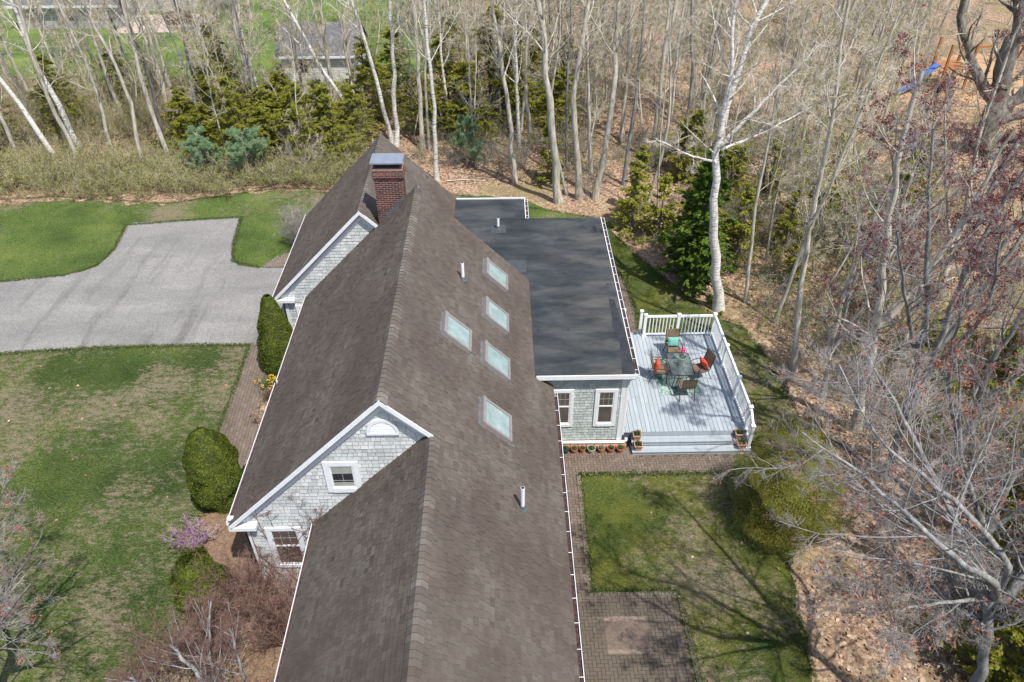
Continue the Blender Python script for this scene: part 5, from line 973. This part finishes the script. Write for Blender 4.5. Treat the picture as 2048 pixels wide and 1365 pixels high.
# ================================================================== NEIGHBOURS
sh = thing('outbuilding', 'white clapboard outbuilding with dark roof seen through the trees', 'shed', (-12.2, 52.6, 0))
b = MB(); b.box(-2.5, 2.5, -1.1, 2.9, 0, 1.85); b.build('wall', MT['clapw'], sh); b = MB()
for s, y0, z0, y1, z1 in ((0, -1.35, 1.78, .9, 3.35), (1, .9, 3.35, 3.15, 1.78)):
    b.face([(-2.8, y0, z0), (2.8, y0, z0), (2.8, y1, z1), (-2.8, y1, z1)]); b.face([(-2.8, y0, z0 - .1), (-2.8, y1, z1 - .1), (2.8, y1, z1 - .1), (2.8, y0, z0 - .1)])
b.face([(-2.5, -1.1, 1.8), (-2.5, .9, 3.3), (-2.5, 2.9, 1.8)]); b.face([(2.5, -1.1, 1.8), (2.5, 2.9, 1.8), (2.5, .9, 3.3)]); b.build('roof', MT['slate'], sh)
b = MB(); b.box(-2.82, 2.82, -1.39, -1.35, 1.66, 1.8); b.build('fascia', MT['white'], sh); b = MB(); b.box(-1.6, -.8, -1.13, -1.1, .7, 1.45); b.build('window', MT['dglass'], sh)
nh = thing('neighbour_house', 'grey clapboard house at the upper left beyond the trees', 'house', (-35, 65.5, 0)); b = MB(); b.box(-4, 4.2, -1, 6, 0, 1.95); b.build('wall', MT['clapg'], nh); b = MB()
b.face([(-4.4, -1.4, 1.85), (4.6, -1.4, 1.85), (4.6, 2.5, 4.6), (-4.4, 2.5, 4.6)]); b.face([(-4.4, -1.4, 1.75), (-4.4, 2.5, 4.5), (4.6, 2.5, 4.5), (4.6, -1.4, 1.75)]); b.face([(-4.4, 2.5, 4.6), (4.6, 2.5, 4.6), (4.6, 6.4, 1.85), (-4.4, 6.4, 1.85)]); b.build('roof', MT['slate'], nh)
b = MB(); b.box(-4.4, 4.6, -1.45, -1.4, 1.72, 1.9); b.build('fascia', MT['white'], nh)
n2_ = thing('porch_wing', 'white-framed glazed porch of the neighbouring house, top left', 'porch', (-27.3, 69.5, 0)); b = MB(); b.box(-3.4, 3.2, -.05, 4, 0, 1.2); b.build('wall', MT['clapg'], n2_); b = MB(); b.box(-3.5, 3.3, -.15, 0, 1.2, 1.5); b.box(-3.5, 3.3, -.1, 0, 2.6, 2.9)
for i in range(6): b.box(-3.5 + i * 1.34, -3.38 + i * 1.34, -.12, 0, 1.5, 2.6)
b.build('window_frame', MT['white'], n2_); b = MB(); b.box(-3.3, 3.2, .0, 3.9, 1.2, 2.6); b.build('pane', MT['dglass'], n2_)
sheet('stone_patio', [(-31, 63), (-24.5, 63.3), (-24, 68.5), (-31, 68.4)], .03, MT['stone'], jitter=.2)
b = MB(); b.lathe([(1.0, 0), (1.05, .5), (.8, .8), (0, .9)], k=12); o = b.build('covered_furniture', MT['brown']); o.location = (-26.6, 66, .03); tag(o, 'brown covered patio furniture on the neighbour stone patio', 'patio furniture')
pg = thing('play_set', 'orange cedar play set with a blue slide at the upper right', 'play set', (29.6, 49.6, 0))
for x, y in ((-.8, -.8), (.8, -.8), (-.8, .8), (.8, .8)): b = MB(); b.box(x - .07, x + .07, y - .07, y + .07, 0, 2.9); b.build('post', MT['orange'], pg)
b = MB(); b.box(-.85, .85, -.85, .85, 1.3, 1.36); b.build('platform', MT['orange'], pg); b = MB(); b.bar((.8, 0, 2.5), (4.5, .2, 2.5), .12); b.bar((4.5, .2, 2.5), (4.7, -1.2, 0), .1); b.bar((4.5, .2, 2.5), (4.7, 1.4, 0), .1); b.build('swing_beam', MT['orange'], pg)
b = MB()
for (a, za), (c, zc) in zip([(-.85, 1.4), (-1.5, 1.1), (-2.6, .5), (-3.6, .2)], [(-1.5, 1.1), (-2.6, .5), (-3.6, .2), (-4.2, .16)]):
    ya, yc = (a + .85) * .55, (c + .85) * .55; b.face([(a, ya - .28, za), (c, yc - .28, zc), (c, yc + .28, zc), (a, ya + .28, za)]); b.face([(a, ya - .28, za), (a, ya - .28, za + .15), (c, yc - .28, zc + .15), (c, yc - .28, zc)]); b.face([(a, ya + .28, za), (c, yc + .28, zc), (c, yc + .28, zc + .15), (a, ya + .28, za + .15)])
b.build('slide', MT['blue'], pg)
sheet('sand_patch', [(24, 47), (30, 46), (36, 48), (36, 56), (27, 55)], .012, MT['straw'], jitter=.4)
